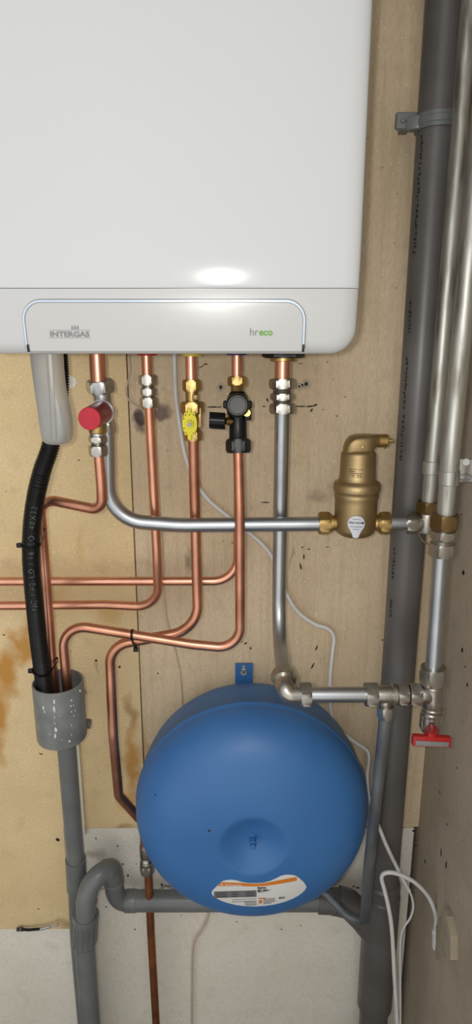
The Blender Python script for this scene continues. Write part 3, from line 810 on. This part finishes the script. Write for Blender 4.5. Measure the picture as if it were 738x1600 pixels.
# fitting lower-left of vessel
ft = coupling('dull nickel fitting at the lower left edge of the blue vessel', ((227.5, 1318), (230.5, 1364)), -.056,
    [('nut', 1320, 1338, 'cyl', .0118, 'nickel'), ('thread', 1337, 1345, 'thr', .0108, 'nickel'), ('collar', 1344, 1350, 'cyl', .0125, 'nickel'), ('nut', 1350, 1363, 'hex', .0120, 'nickel')])

# ------------------------------------------------------------------ air separator
YS = -.103
sp = thing('air_separator', 'cast brass air separator standing in the horizontal silver pipe', 'air separator', P(555, 845, YS))
Zs = lambda y: P(556, y, YS).z
ax = P(555.5, 810, YS).x
ax_top = ax
def zrow(y, wpx): return (Zs(y), W(wpx, y, YS) / 2)
def zrev(rows, name, m, n=64):
    mb = MB(); rings = []
    for (z, r) in rows: rings.append([Vector((ax + r * math.cos(2 * PI * i / n), YS + r * math.sin(2 * PI * i / n), z)) for i in range(n)])
    mb.loft(rings); return mb.build(name, m, sp, ang=60)
z0 = Zs(833)
body = zrev([(z0 - .004, .003), (z0 - .0035, .012), (z0 - .002, .022), (z0 + .001, .027), (z0 + .005, .030), (z0 + .010, W(65, 800, YS) / 2), zrow(784, 66), zrow(778, 67), zrow(775, 69), zrow(772, 69), zrow(769, 67.5), zrow(767, 71), zrow(764, 73), zrow(757, 73), zrow(753, 69),
    zrow(751, 62), zrow(748, 57), zrow(740, 55.5), zrow(712, 54.5), zrow(708, 53.5), zrow(705, 50), zrow(703.5, 44), (Zs(703), .004)], 'body', 'brass_cast')
# hooded outlet on top: an elbow turning right
rings = []
for (x, zb2, zt2, hd2) in ((537.5, 709, 703, .005), (538.2, 709, 698, .010), (540, 709, 693, .014), (543, 709, 687.5, .017), (547, 709, 683, .0185), (552, 709, 680, .0195), (560, 709, 678.8, .020), (570, 709, 678.5, .0195), (577, 709, 678.5, .018), (581, 708, 678.5, .016), (583, 703, 678.5, .0145), (585.5, 699.5, 678.6, .0125), (589, 698.2, 678.8, .0105), (592, 698, 679, .0098)):
    X = P(x, 690, YS).x; a_ = Zs(zb2); b_ = Zs(zt2); zc2 = (a_ + b_) / 2; hh = (b_ - a_) / 2
    e = .5 if x < 586 else .9
    rings.append([Vector((X, YS + hd2 * math.copysign(abs(math.cos(q)) ** e, math.cos(q)), zc2 + hh * math.copysign(abs(math.sin(q)) ** e, math.sin(q)))) for q in [2 * PI * k / 40 for k in range(40)]])
MB().loft(rings).build('outlet_hood', 'brass_cast', sp, ang=60)
mb = MB(); mb.rev(P(588, 688.5, YS), P(606, 688.5, YS), thread(0, .9, .0100, 8, .0006) + [(1, .0088)]); mb.rev(P(604, 688.5, YS), P(614, 688.5, YS), [(0, .0032), (1, .003)], n=20)
mb.build('outlet_nozzle', 'brass', sp)
p = P(568, 699, YS - .021); mb = MB(); mb.box(p, (.0035, .001, .0035), bev=.0004); mb.build('raised_square', 'brass', sp)
def yseg(name, x0, x1, kind, r, m='brass'):
    hseg(sp, name, x0, x1, kind, r, m, 817.5, YS)
yseg('neck', 509, 530, 'cyl', .0115); yseg('collar', 516, 520, 'cyl', .0135); yseg('nut', 498, 516, 'hex', .0158)
yseg('neck', 582, 600, 'cyl', .0115); yseg('collar', 589, 594, 'cyl', .0135); yseg('nut', 593, 609, 'hex', .0158)
# tear-drop badge on the curved body
rb_ = W(66.5, 810, YS) / 2 + .0006
def on_body(u, zz, lift=0):
    a = u / rb_; return Vector((ax + math.sin(a) * (rb_ + lift), YS - math.cos(a) * (rb_ + lift), zz))
bz = P(557, 819, YS - rb_).z; bu = P(557, 819, YS - rb_).x - ax
rad = W(13.4, 819, YS - rb_)
rows_l = []; rows_r = []
half = []
for k in range(41):
    z = rad - k / 40 * (rad + W(23, 819, YS - rb_))
    if z > -rad * .72: hw = math.sqrt(max(0, rad * rad - z * z))
    else:
        tt = (-z - rad * .72) / (W(23, 819, YS - rb_) - rad * .72); hw = rad * (.69 - .30 * min(1, tt * 1.6)); hw *= math.sqrt(max(0, 1 - max(0, (tt - .7) / .3) ** 2))
    half.append((z, hw))
mb = MB(); mb.sheet([[on_body(bu + hw * (j / 6 - 1), bz + z, .0004) for j in range(13)] for z, hw in half])
bd = mb.build('badge', 'badge', sp, ang=60)
def badge_txt(txt, size, dz, dx=0, bold=.01):
    put_text(txt, 'printed_text', 'ink', bd, lambda x, y, z: on_body(bu + dx + x, bz + dz + y, .0007 + z), size, bold=bold, align='CENTER', ext=.0001)
badge_txt('SPIROTECH', .0036, .0006, -.0012, .02); 
def badge_line(u0, u1, zf, h):
    mb = MB(); n = 10
    mb.sheet([[on_body(bu + u0 + (u1 - u0) * i / n, bz + zf(u0 + (u1 - u0) * i / n) + q * h, .0009) for i in range(n + 1)] for q in (0, 1)])
    mb.build('fine_print', 'ink', bd, ang=60)
badge_line(-.0085, .0085, lambda u: -.0044, .0006); badge_line(-.0052, .0045, lambda u: -.0082, .0005); badge_line(-.0055, .0065, lambda u: .0072 - 22 * u * u, .0005)
mb = MB(); c = on_body(bu + .0095, bz + .0018, .0008); mb.rev(c, c + Vector((.0001, -.0003, 0)), [(0, .0016), (1, .0016)], n=16); mb.build('dot', 'ink', bd)
ru = W(55, 735, YS) / 2
def on_upper(u, zz, lift=0):
    a = u / ru; return Vector((ax + math.sin(a) * (ru + lift), YS - math.cos(a) * (ru + lift), zz))
u0 = P(546, 740, YS - ru).x - ax
for i, s in enumerate(['SPIROTECH BV']):
    zz = P(546, 735 + i * 3.2, YS - ru).z
    put_text(s, 'etched_text', 'etch', body, lambda x, y, z, zz=zz: on_upper(u0 + x, zz + y, .0005 + z), .0028, bold=.0, ext=.0001)

mb = MB(); rnd = random.Random(5)
for i, segs in enumerate([((0, 9),), ((0, 20),), ((0, 1.2), (3.5, 8.5), (12, 19)), ((0, 1.2), (3.5, 8.5), (12, 19.5))]):
    zz = P(546, 738.3 + i * 3.1, YS - ru).z
    for (a_, b_) in segs:
        x = a_
        while x < b_:
            w_ = min(rnd.uniform(.8, 1.6), b_ - x + .3); x0 = u0 + x * .00095; x1 = u0 + (x + w_) * .00095
            mb.prism([on_upper(x0, zz, .0001), on_upper(x1, zz, .0001), on_upper(x1, zz + .0017, .0001), on_upper(x0, zz + .0017, .0001)], Vector((0, -.0003, 0))); x += w_ + .5
mb.build('etched_lines', 'etch', body, ang=60)

# ------------------------------------------------------------------ expansion vessel
VX, VZ, VR = .0265, .6985, .1965
ve = thing('expansion_vessel', 'round blue expansion vessel hanging on the wall at the bottom centre', 'expansion vessel', (VX, -.11, VZ - VR))
ROLL = math.radians(-3.5)
def ves_pt(r, ang, y): return Vector((VX + r * math.cos(ang), y, VZ + r * math.sin(ang)))
prof = [(.10, -.012), (.150, -.014), (.172, -.021), (.183, -.032), (.190, -.048), (.1940, -.070), (.1955, -.112), (.1966, -.1135), (.1972, -.1165), (.1966, -.1195), (.1950, -.121)]
YF = -.210
def front_y(r):
    """depth of the front face at radius r, dished at the centre"""
    e = min(1, r / .1952)
    y = -.122 - (-YF - .122) * (1 - e ** 3.4) ** (1 / 2.0)
    dish = .021 * (1 - min(1, r / .054) ** 2) ** 1.4 if r < .054 else 0
    return y + dish
rs = [.1950, .1946, .1938, .1923, .190, .187, .183, .178, .171, .163, .155, .146, .136, .124, .112, .100, .090, .080, .072, .066, .061, .057, .054, .051, .047, .043, .038, .032, .026, .020, .014, .008, .003]
prof += [(r, front_y(r)) for r in rs]
NV = 128
rings = [[ves_pt(r, 2 * PI * k / NV, y) for k in range(NV)] for (r, y) in prof]
shell = MB().loft(rings).build('shell', 'blue', ve, ang=50)
yc = front_y(0)
nb = MB(); c = Vector((VX, yc + .002, VZ))
nb.rev(c, c + Vector((0, -.024, 0)), [(0, .0068), (.12, .0064), (.2, .0050), (.45, .0048), (.5, .0058), (.7, .0058), (.78, .0046), (1, .0042), (1.05, .003)], n=32)
nb.build('air_valve_cap', 'blue', ve)
# hanging tab
tz = P(381, 1063, -.012).z; tx = P(381.5, 1050, -.006).x
hw = W(13.7, 1050, -.006); top = P(381, 1037.5, -.006).z
mb = MB(); mb.prism([Vector((tx - hw, -.002, tz - .03)), Vector((tx + hw, -.002, tz - .03)), Vector((tx + hw, -.002, top - .001)), Vector((tx + hw - .001, -.002, top)), Vector((tx - hw + .001, -.002, top)), Vector((tx - hw, -.002, top - .001))], Vector((0, -.006, 0)))
tabo = mb.build('hanging_tab', 'blue', ve)
kc = P(381, 1051, -.0085)
mb = MB(); mb.rev(kc, kc + Vector((0, -.0006, 0)), [(0, .0050), (1, .0050)], n=24); mb.box(kc + Vector((0, -.0003, .007)), (.0052, .0006, .009)); mb.rev(kc + Vector((0, 0, .0115)), kc + Vector((0, -.0006, .0115)), [(0, .0026), (1, .0026)], n=16)
ko = mb.build('keyhole', 'board_mid', tabo)
MB().rev(kc + Vector((0, -.0005, .003)), kc + Vector((0, -.006, .003)), [(0, .0022), (.6, .0022), (.7, .0034), (1, .003)], n=20).build('screw', 'screw', tabo)
# label
Lc, Ls = math.cos(ROLL), math.sin(ROLL)
def on_vessel(x, z, lift=.0006):
    """x,z measured from the vessel axis on the front face"""
    r = math.hypot(x, z)
    e = .0005; sl = (front_y(r + e) - front_y(r - e)) / (2 * e)
    n = Vector((-0.0, -1, 0)); nn = math.sqrt(1 + sl * sl)
    rad_ = Vector((x, 0, z)) / max(r, 1e-6)
    return Vector((VX + x, front_y(r), VZ + z)) + (rad_ * sl + n) / nn * lift
def hit(px, py):
    """point of the vessel front seen at a pixel -> (x, z) from the axis"""
    lo, hi = -.24, -.06
    y = -.2
    for _ in range(60):
        p = P(px, py, y); r = math.hypot(p.x - VX, p.z - VZ)
        y = y * .5 + front_y(min(r, .195)) * .5
    p = P(px, py, y); return p.x - VX, p.z - VZ
def lab(px, py, lift=.0006):
    x, z = hit(px, py); return on_vessel(x, z, lift)
def interp(tbl, x):
    for (x0, y0), (x1, y1) in zip(tbl, tbl[1:]):
        if x <= x1:
            f = (x - x0) / (x1 - x0); f = f * f * (3 - 2 * f) if len(tbl) > 3 else f
            return y0 + (y1 - y0) * f
    return tbl[-1][1]
TOP = [(331, 1394), (333, 1390), (337, 1386), (342, 1381), (348, 1376), (355, 1374.3), (363, 1374), (370, 1375), (378, 1377.5), (388, 1379), (400, 1379.3), (412, 1378.5), (422, 1376), (432, 1371.5), (440, 1367.5), (448, 1366), (456, 1366.3), (463, 1368), (469, 1372.5), (475, 1378), (478, 1382.5), (479, 1385)]
BOT = [(331, 1395), (333, 1399), (337, 1402), (345, 1406.5), (355, 1410), (368, 1413.3), (382, 1415.2), (400, 1415.8), (415, 1414.8), (430, 1412.5), (445, 1408.5), (457, 1404), (467, 1398.5), (474, 1393), (478, 1388.5), (479, 1386)]
def lin(tbl, x):
    for (x0, y0), (x1, y1) in zip(tbl, tbl[1:]):
        if x <= x1: return y0 + (y1 - y0) * (x - x0) / (x1 - x0)
    return tbl[-1][1]
def strip(x0, x1, tf, bf, m, name, parent, lift, nx=60, ny=8):
    rows = []
    for i in range(nx + 1):
        x = x0 + (x1 - x0) * i / nx; a, b = tf(x), bf(x)
        rows.append([lab(x, a + (b - a) * j / ny, lift) for j in range(ny + 1)])
    return MB().sheet(rows).build(name, m, parent, ang=60)
lb = strip(331, 479, lambda x: lin(TOP, x), lambda x: lin(BOT, x), 'label_white', 'label', ve, .0006, 74, 10)
lb['label'] = 'white label with an orange band'
ot = [(339, 1379.2), (345, 1377.8), (378, 1379), (400, 1380.2), (415, 1379), (430, 1376), (445, 1373), (465, 1369.3)]
ob = [(339, 1383.8), (350, 1384), (378, 1384), (400, 1384.3), (415, 1383.6), (430, 1381.5), (445, 1379), (468, 1374.5)]
strip(341, 464, lambda x: max(lin(TOP, x) + .3, lin(ot, x)), lambda x: lin(ob, x), 'orange', 'orange_band', lb, .0009, 60, 4)
def lab_box(x0, y0, x1, y1, m, name, lift=.0009, slope=-.02):
    return strip(x0, x1, lambda x: y0 + (x - x0) * slope, lambda x: y1 + (x - x0) * slope, m, name, lb, lift, 20, 4)
lab_box(334.5, 1392.2, 401, 1402.5, 'label_grey', 'grey_field', .0009, -.028)
for y in (1394.3, 1397, 1399.8): lab_box(338, y, 355, y + .7, 'ink', 'ruled_line', .0012, -.028); lab_box(362, y - .7, 372, y, 'ink', 'ruled_line', .0012, -.028); lab_box(384, y - 1.2, 398, y - .5, 'ink', 'ruled_line', .0012, -.028)
lab_box(363, 1404.6, 401, 1405.2, 'label_grey', 'ruled_line', .0012, -.04); lab_box(363, 1408, 401, 1408.6, 'label_grey', 'ruled_line', .0012, -.04)
for y in (1408.6, 1411, 1413): lab_box(382 + (y - 1408) * .3, y, 401, y + .8, 'label_grey', 'small_print', .0012, -.03)
for y in (1404, 1406.3, 1408.5, 1410.6): lab_box(411.5, y, 430 if y < 1410 else 424, y + .8, 'label_grey', 'small_print', .0012, -.09)
lab_box(404, 1402.3, 415, 1403.8, 'orange', 'orange_print', .0012, -.04); lab_box(404.5, 1406, 409.5, 1410.5, 'orange', 'orange_print', .0012, -.05)
lab_box(403, 1390.8, 423, 1391.5, 'label_grey', 'small_print', .0012, -.06); lab_box(403, 1393, 412, 1393.7, 'label_grey', 'small_print', .0012, -.06)
def lab_text(txt, px, py, size, m, bold=.0, name='printed_text', slope=.05):
    x0, z0 = hit(px, py)
    put_text(txt, name, m, lb, lambda x, y, z: on_vessel(x0 + x, z0 + y * 1.15 + x * slope, .0013 + z), size, bold=bold, ext=.0001)
lab_text('Statico', 402.3, 1387.9, .0052, 'ink', .025); lab_text('SD 18.3', 402.3, 1392.2, .0052, 'ink', .03)
lab_text('IMI PNEUMATEX', 352, 1382.6, .0036, 'label_white', .015, slope=-.01)
lab_text('EAC', 436, 1403.5, .0050, 'ink', .03, slope=.1)
cc = lab(347, 1380.9, .0013)
MB().rev(cc, cc + Vector((0, -.0003, -.0001)), [(0, .0022), (1, .0022)], n=20).build('round_mark', 'label_white', lb)
mb = MB()
for (x, y, w) in ((327, 1298, 1.6), (243, 1242, 1)):
    a = lab(x, y, .0005); mb.rev(a, a + Vector((0, -.0004, 0)), [(0, .0012 * w), (1, .0010 * w)], n=10)
mb.build('dark_speck', 'ink', shell)

# ------------------------------------------------------------------ grey drain parts, left
cup = thing('drain_cup', 'grey glue-smeared plastic cup taking in the hose and copper pipes on the left', 'drain funnel', P(97, 1150, -.125))
ca = P(90.5, 1064, -.125); cb = P(97.5, 1151, -.125); cd = cb - ca
cr = W(77.5, 1110, -.125) / 2
ca = ca + Vector((0, .0, 0))
MB().rev(ca, cb, [(.9, .002), (.9, cr - .004), (0.02, cr - .0032), (0, cr - .0025), (0, cr - .0005), (.01, cr), (.95, cr), (.985, cr - .001), (1.0, cr - .004), (1.0, .002)], n=64, caps=False).build('cup_wall', 'pvc_cup', cup, ang=40)
mb = MB()
rnd = random.Random(3)
def cup_surf(px, py):
    """front of the cup at a pixel"""
    y = -.16
    for _ in range(30):
        p = P(px, py, y); t_ = (p.z - ca.z) / cd.z; axx = ca + cd * t_
        dx = p.x - axx.x; y = axx.y - math.sqrt(max(0, cr * cr - dx * dx))
    return P(px, py, y - .0004)
for i, (x, y, w, h) in enumerate([(85, 1096, 3, 9), (85, 1108, 4.5, 13), (85.5, 1120, 1.5, 5), (86, 1130, 2, 5), (87.5, 1140, 5, 10), (86.5, 1150, 4, 11), (68, 1106, 3.5, 8), (70, 1112, 2, 6), (112, 1094, 3, 3), (111, 1103, 2, 4), (112, 1112, 2, 3),
        (115, 1102, 1.5, 3), (118, 1110, 1.5, 2.5), (116, 1118, 1.2, 3), (125, 1079, 3, 3.5), (109, 1158, 4, 3.5), (112, 1148, 1.5, 3), (112, 1133, 1.5, 4), (78, 1147, 2, 2), (97, 1156, 2, 1.5), (93, 1118, 1.4, 2)]):
    c = cup_surf(x, y); blob(mb, c, W(w, y, -.16), W(h, y, -.16), -.1 + .2 * rnd.random(), seed=300 + i, Y=-.0007)
mb.build('glue_drip', 'glue', cup, ang=60)
bo = P(133, 1131, -.105)
mb = MB(); mb.rev(P(128, 1130, -.105), P(141.5, 1131, -.105), nut(0, 1, .0078)); mb.build('clamp_bolt', 'pvc_dark', cup)
mb = MB(); mb.box((cb.x, -.048, bo.z), (.02, .088, .012), bev=.002); mb.build('wall_bracket', 'pvc_dark', cup)

dp = thing('drain_pipe', 'upright grey waste pipe between the glue-smeared cup and the floor trap', 'waste pipe', P(118, 1400, -.09))
dx = P(118.5, 1340, -.09).x
q0 = P(103.5, 1158, -.100)
q1 = P(118.5, 1345, -.070); q2 = P(123, 1470, -.052)
MB().tube([q0 + Vector((0, 0, .03)), q1, q2, Vector((q2.x + .002, q2.y, 0))], W(28.5, 1250, -.085) / 2, n=32).build('tube', 'pvc', dp)
MB().rev(P(118.3, 1342, -.0705), P(120.5, 1392, -.063), [(0, .0165), (0, .0186), (.9, .0186), (1, .0165)]).build('socket', 'pvc', dp)
tr = thing('waste_trap', 'grey S-shaped waste trap at the lower left, arching over to the level waste pipe', 'waste trap', P(135, 1450, -.11))
rt_ = W(31, 1390, -.10) / 2
tp = catmull([P(133, 1450, -.115), P(134.5, 1425, -.115), P(136, 1402, -.113), P(142, 1383, -.108), P(153, 1369, -.10), P(165, 1360.5, -.09), P(173, 1358, -.08), P(177, 1364, -.07), P(178, 1378, -.06), P(180, 1393, -.055), P(187, 1404, -.052), P(199, 1408, -.05), P(214, 1408, -.05)], 8)
MB().tube(tp, rt_, n=32).build('bend', 'pvc', tr, ang=60)
for (a, b, r) in ((P(164, 1361, -.09), P(168.5, 1359.5, -.086), rt_ * 1.07), (P(177.5, 1374, -.062), P(178, 1379, -.06), rt_ * 1.07), (P(195.5, 1407.5, -.05), P(214.5, 1407.5, -.05), rt_ * 1.13), (P(135, 1412, -.114), P(135.8, 1405, -.113), rt_ * 1.05)):
    MB().rev(a, b, [(0, r * .96), (.1, r), (.9, r), (1, r * .95)]).build('joint_ring', 'pvc', tr)
un_ = MB(); u0_ = P(134.5, 1428, -.112); u1_ = P(132, 1475, -.112)
un_.rev(u0_, u1_, [(0, .019), (0, .0228), (.15, .0232), (.2, .0222), (.9, .0222), (1, .019)])
for i in range(16):
    a = 2 * PI * i / 16; o = Vector((math.cos(a), math.sin(a), 0)) * .0222
    un_.tube([u0_.lerp(u1_, .24) + o, u0_.lerp(u1_, .88) + o], .0011, n=6)
un_.build('union_nut', 'pvc', tr)
MB().rev(P(132, 1470, -.112), Vector((P(132, 1470, -.112).x, -.112, 0)), [(0, .0185), (1, .0185)]).build('tail_pipe', 'pvc', tr)
wp = tag(MB().tube([P(210, 1407.5, -.05), P(505, 1407.5, -.05)], W(31, 1407, -.05) / 2, n=32).build('waste_pipe', 'pvc'), 'level grey waste pipe passing behind the blue vessel near the bottom', 'waste pipe')

# ------------------------------------------------------------------ soil stack
SX, SY, SR = .2755, -.060, .0275
st = thing('soil_stack', 'thick dark grey full-height drain stack at the right, behind the silver pipes', 'drain stack', (SX, SY, 0))
MB().tube([Vector((SX, SY, 0)), Vector((SX + .001, SY, 2.39))], SR, n=48).build('tube', 'pvc_dark', st)
zc_ = P(612, 1394, SY - SR).z
MB().rev(Vector((SX, SY, zc_)), Vector((SX, SY, zc_ - .30)), [(0, SR + .0005), (.015, SR + .0045), (.06, SR + .0045), (.065, SR + .0025), (.10, SR + .0025), (.11, SR + .006), (1, SR + .006)]).build('tee_socket', 'pvc_dark', st)
br_ = fillet([P(497, 1408, -.05), P(534, 1408, -.05), P(590, 1462, -.062), P(620, 1500, -.06)], [.03, .05], 8)
MB().tube([P(528, 1407, -.052), P(545, 1412, -.055), P(566, 1432, -.058), P(590, 1462, -.060), P(600, 1480, -.060)], .0265, n=36).build('branch_arm', 'pvc_dark', st, ang=60)
MB().rev(P(497, 1408, -.05), P(531, 1409, -.05), [(0, .019), (0, .0222), (.55, .0222), (.6, .0235), (1, .0245)]).build('branch_socket', 'pvc_dark', st)
# printed marks down the left of the stack
mb = MB(); rnd = random.Random(11)
def stack_mark(z, h, w, a0):
    pts = []
    for (da, dz) in ((0, 0), (w, 0), (w, h), (0, h)):
        a = a0 + da / SR; pts.append(Vector((SX - math.sin(a) * (SR + .0003), SY - math.cos(a) * (SR + .0003), z + dz)))
    mb.prism(pts, Vector((-.0003, -.0003, 0)))
for (ya, yb) in ((215, 330), (335, 395), (470, 520), (560, 640), (648, 720), (860, 905), (940, 965)):
    za = P(650, ya, -.08).z; zb_ = P(650, yb, -.08).z; z = zb_
    while z < za:
        h = rnd.uniform(.002, .0055); a_ = .92 + rnd.uniform(0, .08)
        stack_mark(z, h, rnd.uniform(.0012, .003), a_)
        if rnd.random() < .6: stack_mark(z, .0012, .0045, .90)
        z += h + rnd.uniform(.001, .004)
mb.build('printed_marking', 'ink', st, ang=60)
# its clip
cl = thing('pipe_clip', 'grey plastic clip holding the thick drain stack near the top right', 'pipe clip', P(684, 205, SY))
zc1 = P(680, 182, -.09).z
MB().rev(Vector((SX + .001, SY, zc1 - .0095)), Vector((SX + .001, SY, zc1 + .0095)), [(0, SR + .0003), (0, SR + .0032), (.25, SR + .0032), (.3, SR + .0042), (.7, SR + .0042), (.75, SR + .0032), (1, SR + .0032), (1, SR + .0003)], n=56).build('band', 'pvc', cl)
lx0 = P(622, 190, -.055).x; lx1 = P(648, 190, -.055).x; lz = P(633, 190, -.055).z
mb = MB(); mb.box(((lx0 + lx1) / 2, -.056, lz), (lx1 - lx0 + .008, .008, W(25, 190, -.055)), bev=.0035, seg=4)
mb.box((lx1 - .002, -.062, zc1), (.020, .014, .017), Matrix.Rotation(math.radians(-28), 3, 'Z'), .003)
mb.box(((lx0 + lx1) / 2 + .008, -.026, lz + .003), (.012, .052, .007), bev=.001)
sp_ = mb.build('screw_plate', 'pvc', cl)
for dx_ in (630, 641):
    c = P(dx_, 189, -.060); MB().rev(c, c + Vector((0, -.003, 0)), [(0, .0030), (.6, .0030), (1, .0018)], n=20).build('screw', 'screw' if dx_ == 630 else 'pvc_dark', sp_)

# ------------------------------------------------------------------ cables
def cable(name, label, pts, r, m='cable', cat='cable', n=14):
    return tag(MB().tube(catmull(pts, 10), r, n=n).build(name, m, ang=80), label, cat)
cb1 = cable('power_cable', 'long white cable wandering from under the boiler down behind the pipes',
    [P(x, y, Y) for x, y, Y in [(272, 540, -.03), (273, 575, -.024), (275, 620, -.016), (281, 665, -.012), (289, 710, -.009), (303, 748, -.008), (325, 780, -.008), (352, 803, -.008), (385, 829, -.008), (417, 858, -.008), (437, 893, -.008), (447, 925, -.008), (465, 955, -.008),
     (492, 975, -.008), (512, 982, -.008), (522, 995, -.008), (520, 1020, -.010), (516.5, 1055, -.013), (516, 1090, -.015), (519, 1120, -.016), (532, 1142, -.018), (555, 1160, -.02), (573, 1172, -.022), (577, 1185, -.025), (574.5, 1210, -.03), (576, 1240, -.05),
     (584, 1270, -.085), (594, 1296, -.101), (606, 1325, -.104), (622, 1358, -.104), (634, 1381, -.102), (640, 1392, -.101)]], .0034)
cb2 = cable('power_cable', 'thinner greyish cable curling down from the end of the long white cable',
    [P(x, y, Y) for x, y, Y in [(639, 1390, -.101), (644, 1402, -.099), (646, 1418, -.097), (641, 1435, -.095), (631, 1450, -.095), (626, 1475, -.095), (626, 1560, -.10), (626, 1680, -.10)]], .0022, 'cable')
cb3 = thing('power_cable', 'white cable arching in front of the drain stack, ending in a white plug', 'cable', P(612, 1456, -.15))
MB().tube(catmull([P(x, y, Y) for x, y, Y in [(624, 1720, -.14), (621, 1600, -.14), (617, 1530, -.14), (613, 1456, -.14), (608, 1420, -.14), (601, 1390, -.14), (596.5, 1372, -.14), (601, 1364.5, -.14), (615, 1363.5, -.14), (636, 1371, -.138), (655, 1384, -.135), (671, 1403, -.13), (680, 1425, -.13), (683, 1444, -.13)]], 10), .0036, n=14).build('sheath', 'cable', cb3, ang=80)
MB().rev(P(682.7, 1439, -.13), P(683, 1480, -.13), [(0, .0044), (.1, .0052), (.35, .0062), (.4, .0085), (1, .0085)], n=28).build('plug', 'cable', cb3)
w1_ = cable('thin_wire', 'thin beige wire hanging from the boiler behind the second copper pipe',
    [P(x, y, Y) for x, y, Y in [(200, 540, -.02), (202, 560, -.012), (204, 580, -.008), (199, 600, -.006), (197, 615, -.006), (204, 628, -.005), (216, 636, -.004), (225, 645, -.003), (233, 690, -.003), (242, 770, -.003), (252, 830, -.003), (255, 880, -.003), (256.5, 930, -.003), (261, 970, -.003), (270, 1005, -.003), (279, 1040, -.003), (284, 1085, -.003), (285, 1140, -.003)]], .0014, 'wire', 'wire', 10)
w2_ = cable('thin_wire', 'thin tan wire curling under the blue vessel at the bottom',
    [P(x, y, Y) for x, y, Y in [(330, 1405, -.02), (327, 1425, -.015), (322, 1440, -.012), (314, 1456, -.012), (302, 1480, -.012), (300, 1560, -.012), (300, 1625, -.012)]], .0022, 'wire', 'wire', 10)

# ------------------------------------------------------------------ cable ties
def tie(label, c1, r1, c2, r2, nrm, head_dir, tail=None):
    nrm = nrm.normalized(); u = (c2 - c1); u = (u - nrm * u.dot(nrm)).normalized(); v = nrm.cross(u)
    pts = []
    c2p = c2 - nrm * (c2 - c1).dot(nrm)
    cand = []
    for (c, r) in ((c1, r1), (c2p, r2)):
        for k in range(48):
            a = 2 * PI * k / 48; q = (c - c1) + (u * math.cos(a) + v * math.sin(a)) * r
            cand.append((q.dot(u), q.dot(v)))
    cand = sorted(set(cand))
    def half_(seq):
        h = []
        for p in seq:
            while len(h) >= 2 and (h[-1][0] - h[-2][0]) * (p[1] - h[-2][1]) - (h[-1][1] - h[-2][1]) * (p[0] - h[-2][0]) <= 0: h.pop()
            h.append(p)
        return h[:-1]
    hull = half_(cand) + half_(cand[::-1])
    pts = [c1 + u * a + v * b for a, b in hull]
    base = min(pts, key=lambda p: -(p - c1).dot(head_dir))
    t = thing('cable_tie', label, 'cable tie', base)
    MB().loop_strap(pts, nrm, .0038, .0012).build('strap', 'black', t)
    mb = MB(); mb.box(base + head_dir.normalized() * .003, (.0075, .006, .0065), bev=.001); mb.build('head', 'black', t)
    if tail:
        mb = MB(); mb.tube([base + head_dir.normalized() * .003, tail], .0012, n=8); mb.build('tail', 'black', t)
tie('upper black cable tie strapping the corrugated hose to the copper pipe', P(49, 850, -.155), .0138, P(67.5, 850, -.107), .008, Vector((.0, -.25, 1)), Vector((-1, -.2, 0)))
tie('lower black cable tie strapping the hose just above the grey cup', P(65.5, 1046, -.132), .0138, P(82.5, 1042, -.108), .008, Vector((.12, -.3, 1)), Vector((-1, -.3, 0)))
tie('small black cable tie holding two crossing copper pipes together', P(207, 992, -.121), .0082, P(207, 1004, -.094), .0082, Vector((1, 0, 0)), Vector((0, -.2, -1)))

# ------------------------------------------------------------------ small oddments
rod = thing('metal_rod', 'small dark rod with a bright chrome tip at the lower left board edge', 'rod', P(55, 1453, -.012))
MB().tube([P(28, 1452, -.012), P(45, 1453, -.013), P(63, 1451.5, -.014)], .0026, n=14).build('handle', 'black', rod)
MB().rev(P(27, 1452, -.010), P(35, 1452, -.012), [(0, .004), (1, .004)], n=16).build('ferrule', 'pvc_dark', rod)
MB().rev(P(62, 1452, -.014), P(91, 1444.5, -.016), [(0, .0026), (.58, .0026), (.6, .0017), (.88, .0017), (.9, .0030), (.96, .0032), (1, .002)], n=20).build('chrome_tip', 'chrome', rod)
pw = [PX(x, y, XR - .0003) for x, y in ((692, 1446), (704, 1421), (709, 1432), (716, 1462), (716, 1500), (692, 1500))]
tag(MB().prism(pw, Vector((-.012, 0, 0)), .001).build('wood_offcut', 'wood'), 'pale wood offcut with a pointed top leaning on the right wall at the bottom', 'wood offcut')

# ------------------------------------------------------------------ light: the phone's lamp next to the lens, and dim room light
fl = bpy.data.lights.new('phone_lamp', 'POINT'); fl.energy = 10; fl.shadow_soft_size = .012; fl.color = (1, .985, .96)
flo = bpy.data.objects.new('phone_lamp', fl); C.objects.link(flo); flo.location = (-.033, -CD - .005, CZ + .012)
wd = bpy.data.worlds.new('room_light'); SC.world = wd; wd.use_nodes = True
nt = wd.node_tree; bg = nt.nodes['Background']
tc = node(nt, 'ShaderNodeTexCoord'); sx = node(nt, 'ShaderNodeSeparateXYZ'); nt.links.new(tc.outputs['Generated'], sx.inputs[0])
mr = node(nt, 'ShaderNodeMapRange', interpolation_type='SMOOTHSTEP')      # the lit side of the room lies behind the viewer
mr.inputs['From Min'].default_value = -.95; mr.inputs['From Max'].default_value = -.1; mr.inputs['To Min'].default_value = 1.22; mr.inputs['To Max'].default_value = .16
nt.links.new(sx.outputs['Y'], mr.inputs['Value']); nt.links.new(mr.outputs[0], bg.inputs['Strength'])
bg.inputs['Color'].default_value = (1, .985, .96, 1)
